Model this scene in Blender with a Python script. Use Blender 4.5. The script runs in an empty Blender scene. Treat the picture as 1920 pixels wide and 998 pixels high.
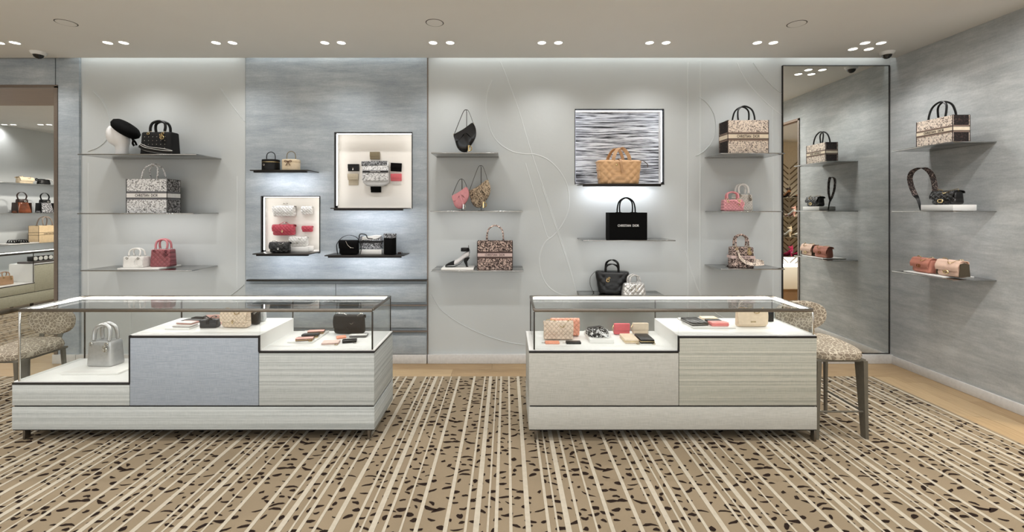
import bpy, bmesh, math, random
from math import sin, cos, pi, radians as R
from mathutils import Vector, Matrix
random.seed(7)
SC = bpy.context.scene
COL = SC.collection

# ------------------------------------------------------------------ camera, world, light, exposure
F = 830.0                       # focal length in pixels of the 1920 x 998 frame
EYE = 1.60
CX, CY = 950.0, 395.0           # vanishing point of the photograph
cam = bpy.data.cameras.new('camera')
cam.sensor_fit = 'HORIZONTAL'; cam.sensor_width = 36.0
cam.lens = F / 1920 * 36
cam.shift_x = (960 - CX) / 1920
cam.shift_y = -(499 - CY) / 1920
cam.clip_start = 0.05
camo = bpy.data.objects.new('camera', cam); COL.objects.link(camo)
camo.location = (0, 0, EYE); camo.rotation_euler = (R(90), 0, 0)
SC.camera = camo

SC.view_settings.view_transform = 'Standard'
SC.view_settings.look = 'None'
SC.view_settings.gamma = 1.0
SC.view_settings.exposure = 0.70
SC.view_settings.use_curve_mapping = False
SC.cycles.max_bounces = 8
SC.cycles.diffuse_bounces = 4
SC.cycles.glossy_bounces = 4
SC.cycles.transmission_bounces = 4
SC.cycles.transparent_max_bounces = 20
SC.cycles.sample_clamp_indirect = 4.0
SC.cycles.caustics_reflective = False
SC.cycles.caustics_refractive = False

w = bpy.data.worlds.new('store_ambient'); SC.world = w; w.use_nodes = True
w.node_tree.nodes['Background'].inputs[0].default_value = (0.97, 0.99, 1.0, 1)
w.node_tree.nodes['Background'].inputs[1].default_value = 1.15

SPOT_W = 10.0        # each ceiling downlight
ROOM_W = 32.0        # downlights deeper in the shop, behind the camera
COVE_W = 0.5          # cove light above the shelf wall, per metre
SHELF_W = 1.0        # light under a shelf, per metre; added where no strip is fitted
LED_E = 12.0          # LED strip emission

def lamp(name, kind, loc, power, color=(1, .99, .975), rot=(0, 0, 0), **kw):
    l = bpy.data.lights.new(name, kind); l.energy = power; l.color = color
    for k, v in kw.items(): setattr(l, k, v)
    o = bpy.data.objects.new(name, l); COL.objects.link(o); o.location = loc; o.rotation_euler = rot
    return o

# ------------------------------------------------------------------ measures: a pixel of the photo, a depth -> metres
YW = 4.66                                        # back wall
def px(x, Y): return (x - CX) / F * Y
def pz(y, Y): return EYE - (y - CY) / F * Y
def onz(x, y, z):                                # pixel on a level surface of height z
    s = (y - CY) / (EYE - z); return (x - CX) / s, F / s

# ------------------------------------------------------------------ materials
def lin(c):
    return tuple(((v/255)/12.92 if v/255 <= .04045 else ((v/255+.055)/1.055)**2.4) for v in c)
MATS = {}
def mat(key, rgb, rough=.6, metal=0.0, bump=None, spec=.5, coat=0, var=None):
    """bump = (scale, strength) noise; var = (scale, amount) of tone variation"""
    if key in MATS: return MATS[key]
    m = bpy.data.materials.new(key); m.use_nodes = True; MATS[key] = m
    nt = m.node_tree; b = nt.nodes['Principled BSDF']
    c = lin(rgb)
    b.inputs['Base Color'].default_value = (*c, 1); b.inputs['Roughness'].default_value = rough
    b.inputs['Metallic'].default_value = metal; b.inputs['Specular IOR Level'].default_value = spec
    b.inputs['Coat Weight'].default_value = coat
    tc = nt.nodes.new('ShaderNodeTexCoord')
    sc_, am = var or (40, .06)
    n = nt.nodes.new('ShaderNodeTexNoise'); n.inputs['Scale'].default_value = sc_; n.inputs['Detail'].default_value = 3
    nt.links.new(tc.outputs['Object'], n.inputs['Vector'])
    r = nt.nodes.new('ShaderNodeValToRGB')
    r.color_ramp.elements[0].position = .3; r.color_ramp.elements[1].position = .7
    r.color_ramp.elements[0].color = (*[v*(1-am) for v in c], 1); r.color_ramp.elements[1].color = (*[min(1, v*(1+am)) for v in c], 1)
    nt.links.new(n.outputs['Fac'], r.inputs['Fac']); nt.links.new(r.outputs['Color'], b.inputs['Base Color'])
    if bump:
        nb = nt.nodes.new('ShaderNodeTexNoise'); nb.inputs['Scale'].default_value = bump[0]; nb.inputs['Detail'].default_value = 3
        nt.links.new(tc.outputs['Object'], nb.inputs['Vector'])
        bp = nt.nodes.new('ShaderNodeBump'); bp.inputs['Strength'].default_value = bump[1]; bp.inputs['Distance'].default_value = .004
        nt.links.new(nb.outputs['Fac'], bp.inputs['Height']); nt.links.new(bp.outputs['Normal'], b.inputs['Normal'])
    return m
def math_node(nt, op, a, b=None):
    n = nt.nodes.new('ShaderNodeMath'); n.operation = op
    for i, v in enumerate((a, b)):
        if v is None: continue
        if isinstance(v, (int, float)): n.inputs[i].default_value = v
        else: nt.links.new(v, n.inputs[i])
    return n.outputs[0]
def stretched(nt, src, scale):
    mp = nt.nodes.new('ShaderNodeMapping'); mp.inputs['Scale'].default_value = scale
    nt.links.new(src, mp.inputs['Vector']); return mp.outputs[0]
def noise(nt, vec, scale, detail=4, rough=.55, dist=0):
    n = nt.nodes.new('ShaderNodeTexNoise'); n.inputs['Scale'].default_value = scale; n.inputs['Detail'].default_value = detail
    n.inputs['Roughness'].default_value = rough; n.inputs['Distortion'].default_value = dist
    nt.links.new(vec, n.inputs['Vector']); return n.outputs['Fac']
def ramp(nt, fac, stops, mode='LINEAR'):
    r = nt.nodes.new('ShaderNodeValToRGB'); r.color_ramp.interpolation = mode
    e = r.color_ramp.elements
    while len(e) < len(stops): e.new(.5)
    for el, (p, c) in zip(e, stops): el.position = p; el.color = (*lin(c), 1)
    nt.links.new(fac, r.inputs['Fac']); return r.outputs['Color']
def fresh(key):
    m = bpy.data.materials.new(key); m.use_nodes = True; MATS[key] = m
    nt = m.node_tree; b = nt.nodes['Principled BSDF']
    tc = nt.nodes.new('ShaderNodeTexCoord')
    return m, nt, b, tc.outputs['Object']
def set_bump(nt, b, h, strength=.3, dist=.01):
    bp = nt.nodes.new('ShaderNodeBump'); bp.inputs['Strength'].default_value = strength; bp.inputs['Distance'].default_value = dist
    nt.links.new(h, bp.inputs['Height']); nt.links.new(bp.outputs['Normal'], b.inputs['Normal'])

def plaster_blue(key, stretch, c0, c1, c2):
    m, nt, b, v = fresh(key)
    f1 = noise(nt, stretched(nt, v, stretch), 3.4, 9, .66, .5)
    f2 = noise(nt, stretched(nt, v, tuple(s*3.2 for s in stretch)), 6, 5, .7)
    f3 = noise(nt, v, 2.6, 6, .6)
    f4 = noise(nt, v, 70, 3, .6)
    f = math_node(nt, 'ADD', math_node(nt, 'ADD', math_node(nt, 'MULTIPLY', f1, .40), math_node(nt, 'MULTIPLY', f4, .12)), math_node(nt, 'ADD', math_node(nt, 'MULTIPLY', f2, .2), math_node(nt, 'MULTIPLY', f3, .28)))
    nt.links.new(ramp(nt, f, [(.38, c0), (.5, c1), (.62, c2)]), b.inputs['Base Color'])
    b.inputs['Roughness'].default_value = .7
    set_bump(nt, b, f, .22, .010)
    return m
M_BLUE = plaster_blue('blue_grey_plaster', (.55, .55, 4.2), (140, 149, 157), (160, 168, 174), (184, 190, 194))
M_BLUER = plaster_blue('grey_plaster', (.55, .55, 3.4), (152, 156, 157), (174, 177, 177), (198, 200, 199))
M_WHITE = mat('white_plaster', (190, 194, 194), .7, bump=(30, .12), var=(1.5, .03))
M_RELIEF = mat('relief_plaster', (200, 204, 204), .55, var=(2, .02))
M_CEIL = mat('ceiling_paint', (222, 222, 219), .75, var=(1.2, .02))
M_BASE = mat('baseboard_white', (205, 203, 200), .5)
M_BRONZE = mat('dark_bronze', (62, 58, 54), .32, .85)
M_TRIM = mat('blackened_trim', (40, 38, 38), .38, .6)
M_TAUPE = mat('taupe_metal', (128, 116, 106), .4, .5)
M_STEEL = mat('polished_shelf_metal', (172, 172, 170), .16, 1.0)
M_RAIL = mat('brushed_bronze_rail', (126, 120, 112), .3, .9)
M_GOLD = mat('pale_gold_metal', (214, 190, 140), .22, 1.0)
M_SILVER = mat('silver_metal', (205, 202, 196), .2, 1.0)
M_DECK = mat('white_lacquer', (240, 239, 236), .35, var=(3, .01))
M_PLATE = mat('white_plate', (236, 234, 230), .3, var=(3, .01))
M_BLACKG = mat('black_glossy_plastic', (12, 12, 13), .15)
M_BLACK = mat('black_leather', (6, 6, 7), .4, bump=(160, .2), spec=.3)
M_BLACKM = mat('black_matte', (6, 6, 6), .85, bump=(200, .3), spec=.12)
M_CHAIRLEG = mat('bronze_green_metal', (98, 93, 82), .45, .15)

def emit(key, rgb, e):
    m = bpy.data.materials.new(key); m.use_nodes = True; MATS[key] = m
    nt = m.node_tree; nt.nodes.remove(nt.nodes['Principled BSDF'])
    em = nt.nodes.new('ShaderNodeEmission'); em.inputs[0].default_value = (*lin(rgb), 1); em.inputs[1].default_value = e
    nt.links.new(em.outputs[0], nt.nodes['Material Output'].inputs[0]); return m
M_LED = emit('led_strip', (255, 252, 246), LED_E)
M_LEDC = emit('led_cool', (238, 244, 255), 5.0)
M_LEDN = emit('niche_led', (255, 252, 246), 4.0)
M_LAMP = emit('downlight_lens', (255, 250, 240), 5.0)

def glass():
    m = bpy.data.materials.new('clear_glass'); m.use_nodes = True; nt = m.node_tree
    nt.nodes.remove(nt.nodes['Principled BSDF'])
    tr = nt.nodes.new('ShaderNodeBsdfTransparent'); tr.inputs[0].default_value = (.955, .965, .962, 1)
    gl = nt.nodes.new('ShaderNodeBsdfGlossy'); gl.inputs['Roughness'].default_value = 0.0
    lw = nt.nodes.new('ShaderNodeLayerWeight'); lw.inputs[0].default_value = .5
    fr = math_node(nt, 'ADD', math_node(nt, 'MULTIPLY', math_node(nt, 'POWER', lw.outputs['Facing'], 5.0), .8), .022)
    mx = nt.nodes.new('ShaderNodeMixShader')
    nt.links.new(fr, mx.inputs[0]); nt.links.new(tr.outputs[0], mx.inputs[1]); nt.links.new(gl.outputs[0], mx.inputs[2])
    nt.links.new(mx.outputs[0], nt.nodes['Material Output'].inputs[0]); return m
M_GLASS = glass()
def mirror():
    m, nt, b, v = fresh('mirror_glass')
    b.inputs['Base Color'].default_value = (.90, .92, .90, 1); b.inputs['Metallic'].default_value = 1; b.inputs['Roughness'].default_value = 0.0
    return m
M_MIRROR = mirror()

def linen(key, c0, c1, stripes=0):
    """woven cladding; stripes > 0 adds horizontal light bands"""
    m, nt, b, v = fresh(key)
    a = noise(nt, stretched(nt, v, (6, 6, 160)), 3, 3); c = noise(nt, stretched(nt, v, (160, 160, 6)), 3, 3)
    f = math_node(nt, 'ADD', math_node(nt, 'MULTIPLY', a, .55), math_node(nt, 'MULTIPLY', c, .45))
    if stripes:
        s = noise(nt, stretched(nt, v, (.12, .12, 34)), 1.8, 4, .6)
        f = math_node(nt, 'ADD', math_node(nt, 'MULTIPLY', f, .4), math_node(nt, 'MULTIPLY', s, .6))
    lo, hi = (.38, .62) if not stripes else (.4, .6)
    nt.links.new(ramp(nt, f, [(lo, c0), (hi, c1)]), b.inputs['Base Color'])
    b.inputs['Roughness'].default_value = .6
    set_bump(nt, b, f, .25, .004)
    return m
M_LIN_BLUE = linen('blue_grey_linen', (142, 152, 164), (170, 178, 188))
M_STR_L = linen('striped_grey_veneer', (158, 163, 162), (198, 202, 200), 1)
M_LIN_W = linen('warm_grey_linen', (168, 167, 160), (191, 190, 183))
M_STR_W = linen('striped_sage_veneer', (150, 152, 142), (192, 190, 178), 1)

def wood(key, c0, c1, axis):
    m, nt, b, v = fresh(key)
    st = (2, 30, 2) if axis == 'x' else (30, 2, 2)
    f = noise(nt, stretched(nt, v, st), 2.2, 6, .6, .6)
    oi = nt.nodes.new('ShaderNodeObjectInfo')
    f = math_node(nt, 'ADD', math_node(nt, 'MULTIPLY', f, .7), math_node(nt, 'MULTIPLY', oi.outputs['Random'], .3))
    nt.links.new(ramp(nt, f, [(.25, c0), (.75, c1)]), b.inputs['Base Color'])
    b.inputs['Roughness'].default_value = .38
    return m
M_OAKX = wood('oak_along_x', (150, 122, 86), (192, 166, 128), 'x')
M_OAKY = wood('oak_along_y', (150, 122, 86), (192, 166, 128), 'y')
M_WOODR = wood('reveal_wood', (120, 94, 72), (150, 122, 96), 'x')
M_CARPET = mat('tan_carpet', (143, 128, 106), .95, bump=(400, .5), spec=.1, var=(2.0, .07))
M_STRIPE = mat('cream_carpet_stripe', (187, 178, 161), .95, bump=(400, .5), spec=.1)
M_SPOT = mat('brown_carpet_fleck', (40, 30, 25), .95, spec=.1)

def quilt(key, rgb, cell=.035, rough=.4, depth=.006, strength=.9):
    if key in MATS: return MATS[key]
    m, nt, b, v = fresh(key)
    sp = nt.nodes.new('ShaderNodeSeparateXYZ'); nt.links.new(v, sp.inputs[0])
    x, z = sp.outputs[0], sp.outputs[2]
    k = pi / cell
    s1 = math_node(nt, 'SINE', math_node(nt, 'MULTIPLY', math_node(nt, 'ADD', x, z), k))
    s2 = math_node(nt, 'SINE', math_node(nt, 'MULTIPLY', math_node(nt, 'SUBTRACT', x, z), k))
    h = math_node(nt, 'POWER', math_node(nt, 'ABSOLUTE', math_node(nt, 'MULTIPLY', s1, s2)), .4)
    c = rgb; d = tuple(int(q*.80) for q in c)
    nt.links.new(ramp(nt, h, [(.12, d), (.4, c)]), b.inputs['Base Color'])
    b.inputs['Roughness'].default_value = rough
    set_bump(nt, b, h, strength, depth)
    return m
def toile(key, dark, light, scale=22, bias=.5):
    """scribbled two-tone woven print"""
    if key in MATS: return MATS[key]
    m, nt, b, v = fresh(key)
    def hatch(deg, st, k):                           # strokes leaning one way across the cloth
        r1 = nt.nodes.new('ShaderNodeMapping'); r1.vector_type = 'TEXTURE'; r1.inputs['Rotation'].default_value = (R(deg)*.6, R(deg), 0)
        nt.links.new(v, r1.inputs['Vector'])
        return noise(nt, stretched(nt, r1.outputs[0], (1, 1.4, st)), scale*k, 3, .6, .5)
    a, c = hatch(38, 4.2, .85), hatch(-50, 3.4, 1.0)
    fine = noise(nt, v, scale*3.2, 3, .6)
    d_ = math_node(nt, 'ABSOLUTE', math_node(nt, 'SUBTRACT', a, c))
    f = math_node(nt, 'ADD', math_node(nt, 'MULTIPLY', d_, 1.9), math_node(nt, 'ADD', math_node(nt, 'MULTIPLY', fine, .38), math_node(nt, 'MULTIPLY', a, .18)))
    mid = tuple((p+q)//2 for p, q in zip(dark, light))
    nt.links.new(ramp(nt, f, [(bias-.12, dark), (bias-.05, dark), (bias, mid), (bias+.05, light), (bias+.14, light)]), b.inputs['Base Color'])
    b.inputs['Roughness'].default_value = .8
    set_bump(nt, b, f, .3, .002)
    return m
def leopard():
    m, nt, b, v = fresh('leopard_velvet')
    vo = nt.nodes.new('ShaderNodeTexVoronoi'); vo.inputs['Scale'].default_value = 36; vo.feature = 'DISTANCE_TO_EDGE'
    nt.links.new(v, vo.inputs['Vector'])
    n = noise(nt, v, 14, 3)
    f = math_node(nt, 'ADD', math_node(nt, 'MULTIPLY', vo.outputs['Distance'], 1.8), math_node(nt, 'MULTIPLY', n, .35))
    nt.links.new(ramp(nt, f, [(.16, (192, 182, 164)), (.3, (178, 167, 148)), (.40, (120, 108, 94)), (.6, (136, 124, 108))]), b.inputs['Base Color'])
    b.inputs['Roughness'].default_value = .85
    return m
M_LEO = leopard()
def lines_panel():
    m, nt, b, v = fresh('black_brush_lines')
    f = noise(nt, stretched(nt, v, (2.2, 2.2, 62)), 1.5, 5, .62, .25)
    nt.links.new(ramp(nt, f, [(.38, (14, 14, 18)), (.46, (120, 122, 128)), (.54, (210, 212, 216)), (.7, (228, 230, 234))]), b.inputs['Base Color'])
    b.inputs['Roughness'].default_value = .7
    return m
M_LINES = lines_panel()

# ------------------------------------------------------------------ geometry builder
def smooth_path(pts, n=6, closed=False):
    P = [Vector(p) for p in pts]; out = []; N = len(P)
    rng = range(N) if closed else range(N-1)
    for i in rng:
        p1, p2 = P[i], P[(i+1) % N]
        p0 = P[(i-1) % N] if closed or i > 0 else p1*2-p2
        p3 = P[(i+2) % N] if closed or i+2 < N else p2*2-p1
        for k in range(n):
            t = k/n
            out.append(.5*((2*p1)+(p2-p0)*t+(2*p0-5*p1+4*p2-p3)*t*t+(3*p1-p0-3*p2+p3)*t**3))
    if not closed: out.append(P[-1])
    return out
def ring(w, d, z, n=32, e=5.0, cx=0, cy=0):
    out = []
    for i in range(n):
        a = 2*pi*(i+.5)/n; c, s = cos(a), sin(a)
        out.append((cx+w/2*math.copysign(abs(c)**(2/e), c), cy+d/2*math.copysign(abs(s)**(2/e), s), z))
    return out
class G:
    def __init__(s): s.v = []; s.f = []
    def add(s, v, f, M=None):
        o = len(s.v)
        s.v += [tuple(M @ Vector(p)) if M else tuple(p) for p in v]
        s.f += [tuple(o+i for i in q) for q in f]; return s
    def box(s, x0, x1, y0, y1, z0, z1, M=None):
        v = [(x, y, z) for x in (x0, x1) for y in (y0, y1) for z in (z0, z1)]
        return s.add(v, [(0, 1, 3, 2), (4, 6, 7, 5), (0, 4, 5, 1), (2, 3, 7, 6), (0, 2, 6, 4), (1, 5, 7, 3)], M)
    def rbox(s, x0, x1, y0, y1, z0, z1, r=.004, seg=2, M=None):
        bm = bmesh.new(); bmesh.ops.create_cube(bm, size=1)
        for q in bm.verts: q.co = ((x0+x1)/2+q.co.x*(x1-x0), (y0+y1)/2+q.co.y*(y1-y0), (z0+z1)/2+q.co.z*(z1-z0))
        r = min(r, .49*min(x1-x0, y1-y0, z1-z0))
        bmesh.ops.bevel(bm, geom=list(bm.edges), offset=r, segments=seg, affect='EDGES', profile=.5)
        bm.verts.index_update()
        v = [tuple(q.co) for q in bm.verts]; f = [tuple(q.index for q in p.verts) for p in bm.faces]; bm.free()
        return s.add(v, f, M)
    def loft(s, rings, cap=True, closed=False, M=None):
        n = len(rings[0]); v = [p for r in rings for p in r]; f = []
        m = len(rings)
        for j in range(m if closed else m-1):
            a, b = j*n, ((j+1) % m)*n
            f += [(a+i, a+(i+1) % n, b+(i+1) % n, b+i) for i in range(n)]
        if cap and not closed: f += [tuple(range(n-1, -1, -1)), tuple(range((m-1)*n, m*n))]
        return s.add(v, f, M)
    def tube(s, pts, r, n=8, closed=False, M=None, flat=1.0):
        P = [Vector(p) for p in pts]; N = len(P); rings = []; up = None
        for i in range(N):
            t = (P[(i+1) % N]-P[i-1]) if closed else (P[min(i+1, N-1)]-P[max(i-1, 0)])
            t.normalize()
            if up is None:
                up = Vector((0, 0, 1)) if abs(t.z) < .9 else Vector((0, 1, 0))
            a = t.cross(up); 
            if a.length < 1e-5: a = t.cross(Vector((1, 0, 0)))
            a.normalize(); up = a.cross(t).normalized()
            rr = r[i] if isinstance(r, (list, tuple)) else r
            rings.append([tuple(P[i]+a*(rr*cos(2*pi*k/n))+up*(rr*flat*sin(2*pi*k/n))) for k in range(n)])
        return s.loft(rings, True, closed, M)
    def ribbon(s, pts, side, w, t, M=None, closed=False):
        P = [Vector(p) for p in pts]; N = len(P); rings = []
        for i in range(N):
            tg = (P[(i+1) % N]-P[i-1]) if closed else (P[min(i+1, N-1)]-P[max(i-1, 0)])
            tg.normalize()
            sd = Vector(side if not callable(side) else side(i/(N-1))); sd = (sd-tg*sd.dot(tg)).normalized(); nm = tg.cross(sd)
            ww = w(i/(N-1)) if callable(w) else w
            rings.append([tuple(P[i]+sd*(a*ww/2)+nm*(b*t/2)) for a, b in ((-1, -1), (1, -1), (1, 1), (-1, 1))])
        return s.loft(rings, True, closed, M)
    def lathe(s, prof, n=24, M=None, sx=1, sy=1):
        return s.loft([[(r*cos(2*pi*k/n)*sx, r*sin(2*pi*k/n)*sy, z) for k in range(n)] for r, z in prof], True, False, M)
    def torus(s, R_, r, n=20, k=8, M=None, a0=0, a1=2*pi):
        full = abs(a1-a0-2*pi) < 1e-4
        m = n if full else n+1
        pts = [(R_*cos(a0+(a1-a0)*i/n), 0, R_*sin(a0+(a1-a0)*i/n)) for i in range(m)]
        return s.tube(pts, r, k, full, M)
    def ball(s, c, r, n=12, M=None):
        rx, ry, rz = r if isinstance(r, tuple) else (r, r, r); m = n//2+1
        rings = [[(c[0]+rx*sin(pi*j/m)*cos(2*pi*k/n), c[1]+ry*sin(pi*j/m)*sin(2*pi*k/n), c[2]-rz*cos(pi*j/m)) for k in range(n)] for j in range(m+1)]
        rings[0] = [(c[0]+rx*.02*cos(2*pi*k/n), c[1]+ry*.02*sin(2*pi*k/n), c[2]-rz) for k in range(n)]
        rings[-1] = [(c[0]+rx*.02*cos(2*pi*k/n), c[1]+ry*.02*sin(2*pi*k/n), c[2]+rz) for k in range(n)]
        return s.loft(rings, True, False, M)
    def pad(s, outline, d, r=None, M=None, bulge=0):
        """padded slab from an (x, z) outline; thickness d along y, rounded edges"""
        r = d*.35 if r is None else r
        cx = sum(p[0] for p in outline)/len(outline); cz = sum(p[1] for p in outline)/len(outline)
        L = max(max(abs(p[0]-cx) for p in outline), max(abs(p[1]-cz) for p in outline))
        rings = []
        for y, ins in ((-d/2-bulge, .5*L), (-d/2-bulge*.8, .25*L), (-d/2, r), (-d/2+r*.3, r*.3), (-d/2+r, 0), (d/2-r, 0), (d/2-r*.3, r*.3), (d/2, r)):
            k = 1-ins/L
            rings.append([(cx+(p[0]-cx)*k, y, cz+(p[1]-cz)*k) for p in outline])
        return s.loft(rings, True, False, M)
    def body(s, w0, w1, h, d0, d1, e=6, r=.01, n=40, m=8, puff=None, M=None):
        zs = [(0, r), (r*.3, r*.3), (r, 0)]+[(r+(h-2*r)*i/m, 0) for i in range(1, m+1)]+[(h-r*.3, r*.3), (h, r)]
        rings = []
        for z, ins in zs:
            t = z/h; rg = ring(w0+(w1-w0)*t-2*ins, d0+(d1-d0)*t-2*ins, z, n, e)
            if puff:
                hw, hd = (w0+(w1-w0)*t)/2, (d0+(d1-d0)*t)/2
                rg = [(x+math.copysign(puff(y, z)*.5*abs(x/hw)**6, x), y+math.copysign(puff(x, z)*abs(y/hd)**3, y), q) for x, y, q in rg]
            rings.append(rg)
        return s.loft(rings, True, False, M)
    def mesh(s, name, off=None, sharp=40):
        me = bpy.data.meshes.new(name)
        v = s.v if off is None else [(a-off[0], b-off[1], c-off[2]) for a, b, c in s.v]
        me.from_pydata(v, [], s.f); me.update()
        bm = bmesh.new(); bm.from_mesh(me); bmesh.ops.recalc_face_normals(bm, faces=bm.faces); bm.to_mesh(me); bm.free()
        me.polygons.foreach_set('use_smooth', [True]*len(me.polygons))
        me.set_sharp_from_angle(angle=R(sharp))
        return me
    def ob(s, name, m, parent=None, world=False, sharp=40):
        off = tuple(parent['origin']) if (parent is not None and world) else None
        me = s.mesh(name, off, sharp); me.materials.append(m)
        o = bpy.data.objects.new(name, me); COL.objects.link(o)
        if parent is not None: o.parent = parent
        if parent is not None and 'origin' in parent and world: o['origin'] = parent['origin']
        return o
def tag(o, label, cat, group=None):
    o['label'] = label; o['category'] = cat
    if group: o['group'] = group
    return o
def thing(name, label, cat, loc=(0, 0, 0), rz=0, group=None):
    o = bpy.data.objects.new(name, None); COL.objects.link(o); o.empty_display_size = .05
    o.location = loc; o.rotation_euler = (0, 0, rz); o['origin'] = tuple(loc)
    return tag(o, label, cat, group)
def struct(o): o['kind'] = 'structure'; return o
def T(x, y, z, rz=0, rx=0, ry=0, s=1):
    return Matrix.Translation((x, y, z)) @ Matrix.Rotation(rz, 4, 'Z') @ Matrix.Rotation(ry, 4, 'Y') @ Matrix.Rotation(rx, 4, 'X') @ Matrix.Scale(s, 4)
_txt = {}
def lettering(text, width, height, m, parent, loc, name='lettering', rz=0, lie=False):
    """flat letters standing in the x-z plane (or lying on a deck), facing -y"""
    if text not in _txt:
        c = bpy.data.curves.new('letters', 'FONT'); c.body = text; c.align_x = 'CENTER'; c.align_y = 'CENTER'; c.extrude = .02; c.offset = .01; c.resolution_u = 3
        o = bpy.data.objects.new('letters', c); COL.objects.link(o)
        me = bpy.data.meshes.new_from_object(o); v = [tuple(q.co) for q in me.vertices]; f = [tuple(p.vertices) for p in me.polygons]
        bpy.data.objects.remove(o); bpy.data.meshes.remove(me)
        xs = [q[0] for q in v]; ys = [q[1] for q in v]
        cx, cy = (min(xs)+max(xs))/2, (min(ys)+max(ys))/2
        _txt[text] = ([(( a-cx)/(max(xs)-min(xs)), (b-cy)/(max(ys)-min(ys)), c_) for a, b, c_ in v], f)
    v, f = _txt[text]
    g = G(); g.add([(a*width, -c_*.02, b*height) if not lie else (a*width, b*height, c_*.02) for a, b, c_ in v], f)
    me = g.mesh(name); me.materials.append(m)
    o = bpy.data.objects.new(name, me); COL.objects.link(o); o.parent = parent; o.location = loc; o.rotation_euler = (0, 0, rz)
    return o

# ------------------------------------------------------------------ the setting
CEIL = 3.183
XR = 4.03                                            # right wall
def sroot(name):
    o = bpy.data.objects.new(name, None); COL.objects.link(o); o.empty_display_size = .1; return struct(o)

floor = struct(G().box(-9.2, 8, -4.5, 10, -.06, -.012).ob('floor', M_OAKX))
def planks(x0, x1, y0, y1, wid, length, axis):
    """oak boards with open joints, running along one axis"""
    a0, a1, b0, b1 = (x0, x1, y0, y1) if axis == 'x' else (y0, y1, x0, x1)
    b, row = b0, 0
    while b < b1-.01:
        be = min(b+wid, b1); a = a0-random.uniform(0, length*.8)
        while a < a1:
            s, e = max(a, a0), min(a+length, a1); a += length
            if e-s < .05: continue
            q = (s+.001, e-.001, b+.001, be-.001) if axis == 'x' else (b+.001, be-.001, s+.001, e-.001)
            G().box(*q, -.012, random.uniform(-.0008, 0)).ob('plank', M_OAKX if axis == 'x' else M_OAKY, floor)
        b = be; row += 1
planks(-6.9, XR, 4.262, YW, .2, 1.7, 'x')
planks(-6.9, -4.7, YW, 4.98, .2, 1.5, 'x')
planks(3.53, XR, 1.4, 4.262, .17, 1.55, 'y')

ceiling = sroot('ceiling')
G().box(-8.7, XR+.0, -4.5, 4.585, CEIL, CEIL+.06).ob('ceiling_board', M_CEIL, ceiling)
G().box(-8.7, XR+.1, 4.5, YW+.06, 3.30, 3.34).ob('cove_top', M_CEIL, ceiling)
G().box(-8.7, XR+.1, 4.50, 4.52, CEIL+.06, 3.30).ob('cove_side', M_CEIL, ceiling)
for xa, xb in ((-4.5, -2.8), (-2.7, -.85), (-.75, 2.8), (2.9, 3.95)):
    lamp('cove_lamp', 'AREA', ((xa+xb)/2, 4.60, 3.28), COVE_W*(xb-xa), (.97, 1, .98), (R(8), 0, 0), shape='RECTANGLE', size=xb-xa, size_y=.03)
G().box(-8.7, -4.7, 5.42, 9.6, 3.06, 3.12).ob('ceiling_board', M_CEIL, ceiling)
G().box(XR+.06, 7, 1.2, 4.6, 2.84, 2.9).ob('ceiling_board', M_CEIL, ceiling)

# back wall ---------------------------------------------------------
wall_back = sroot('wall_back')
def X(x, Y=YW): return px(x, Y)
def Z(y, Y=YW): return pz(y, Y)
def panel(name, m, x0, x1, z0, z1, y, holes=()):
    """wall slab with rectangular recesses cut through it"""
    xs = sorted({x0, x1, *[h[0] for h in holes], *[h[1] for h in holes]}); zs = sorted({z0, z1, *[h[2] for h in holes], *[h[3] for h in holes]})
    g = G()
    for a, b in zip(xs, xs[1:]):
        for c, d in zip(zs, zs[1:]):
            if any(h[0] <= a and b <= h[1] and h[2] <= c and d <= h[3] for h in holes): continue
            g.box(a, b, y, YW+.06, c, d)
    return g.ob(name, m, wall_back)
YB, YD = 4.635, 4.645                                # fronts of the blue pieces
panel('blue_panel', M_BLUE, X(105, YB), X(148, YB), 0, 3.32, YB)
xo = X(103, YB)
G().box(-7.9, xo, YB, 5.42, 2.903, 3.32).ob('blue_panel', M_BLUE, wall_back)
G().box(-8.7, -7.9, YB, 5.42, 0, 3.32).ob('blue_panel', M_BLUE, wall_back)
G().box(xo+.03, xo+.10, YW+.06, 5.42, 0, CEIL).ob('blue_panel', M_BLUE, wall_back)
G().box(-7.9, xo, YB+.02, 5.42, 2.885, 2.903).ob('reveal_lining', M_WOODR, wall_back)
panel('plaster_panel', M_WHITE, X(149), X(460), 0, 3.32, YW)
nA = (X(491, YD), X(599, YD), Z(475, YD), Z(369, YD))
nB = (X(628.5, YD), X(772, YD), Z(391, YD), Z(249.5, YD))
panel('blue_panel', M_BLUE, X(460.5, YD), X(800.5, YD), 0, 3.32, YD, [nA, nB])
nC = (X(1079), X(1243.5), Z(346), Z(206))
panel('plaster_panel', M_WHITE, X(803), XR, 0, 3.32, YW, [nC])
G().box(X(800.5, YD), X(803), YD+.006, YW+.02, 0, 3.32).ob('joint', M_TAUPE, wall_back)

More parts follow.
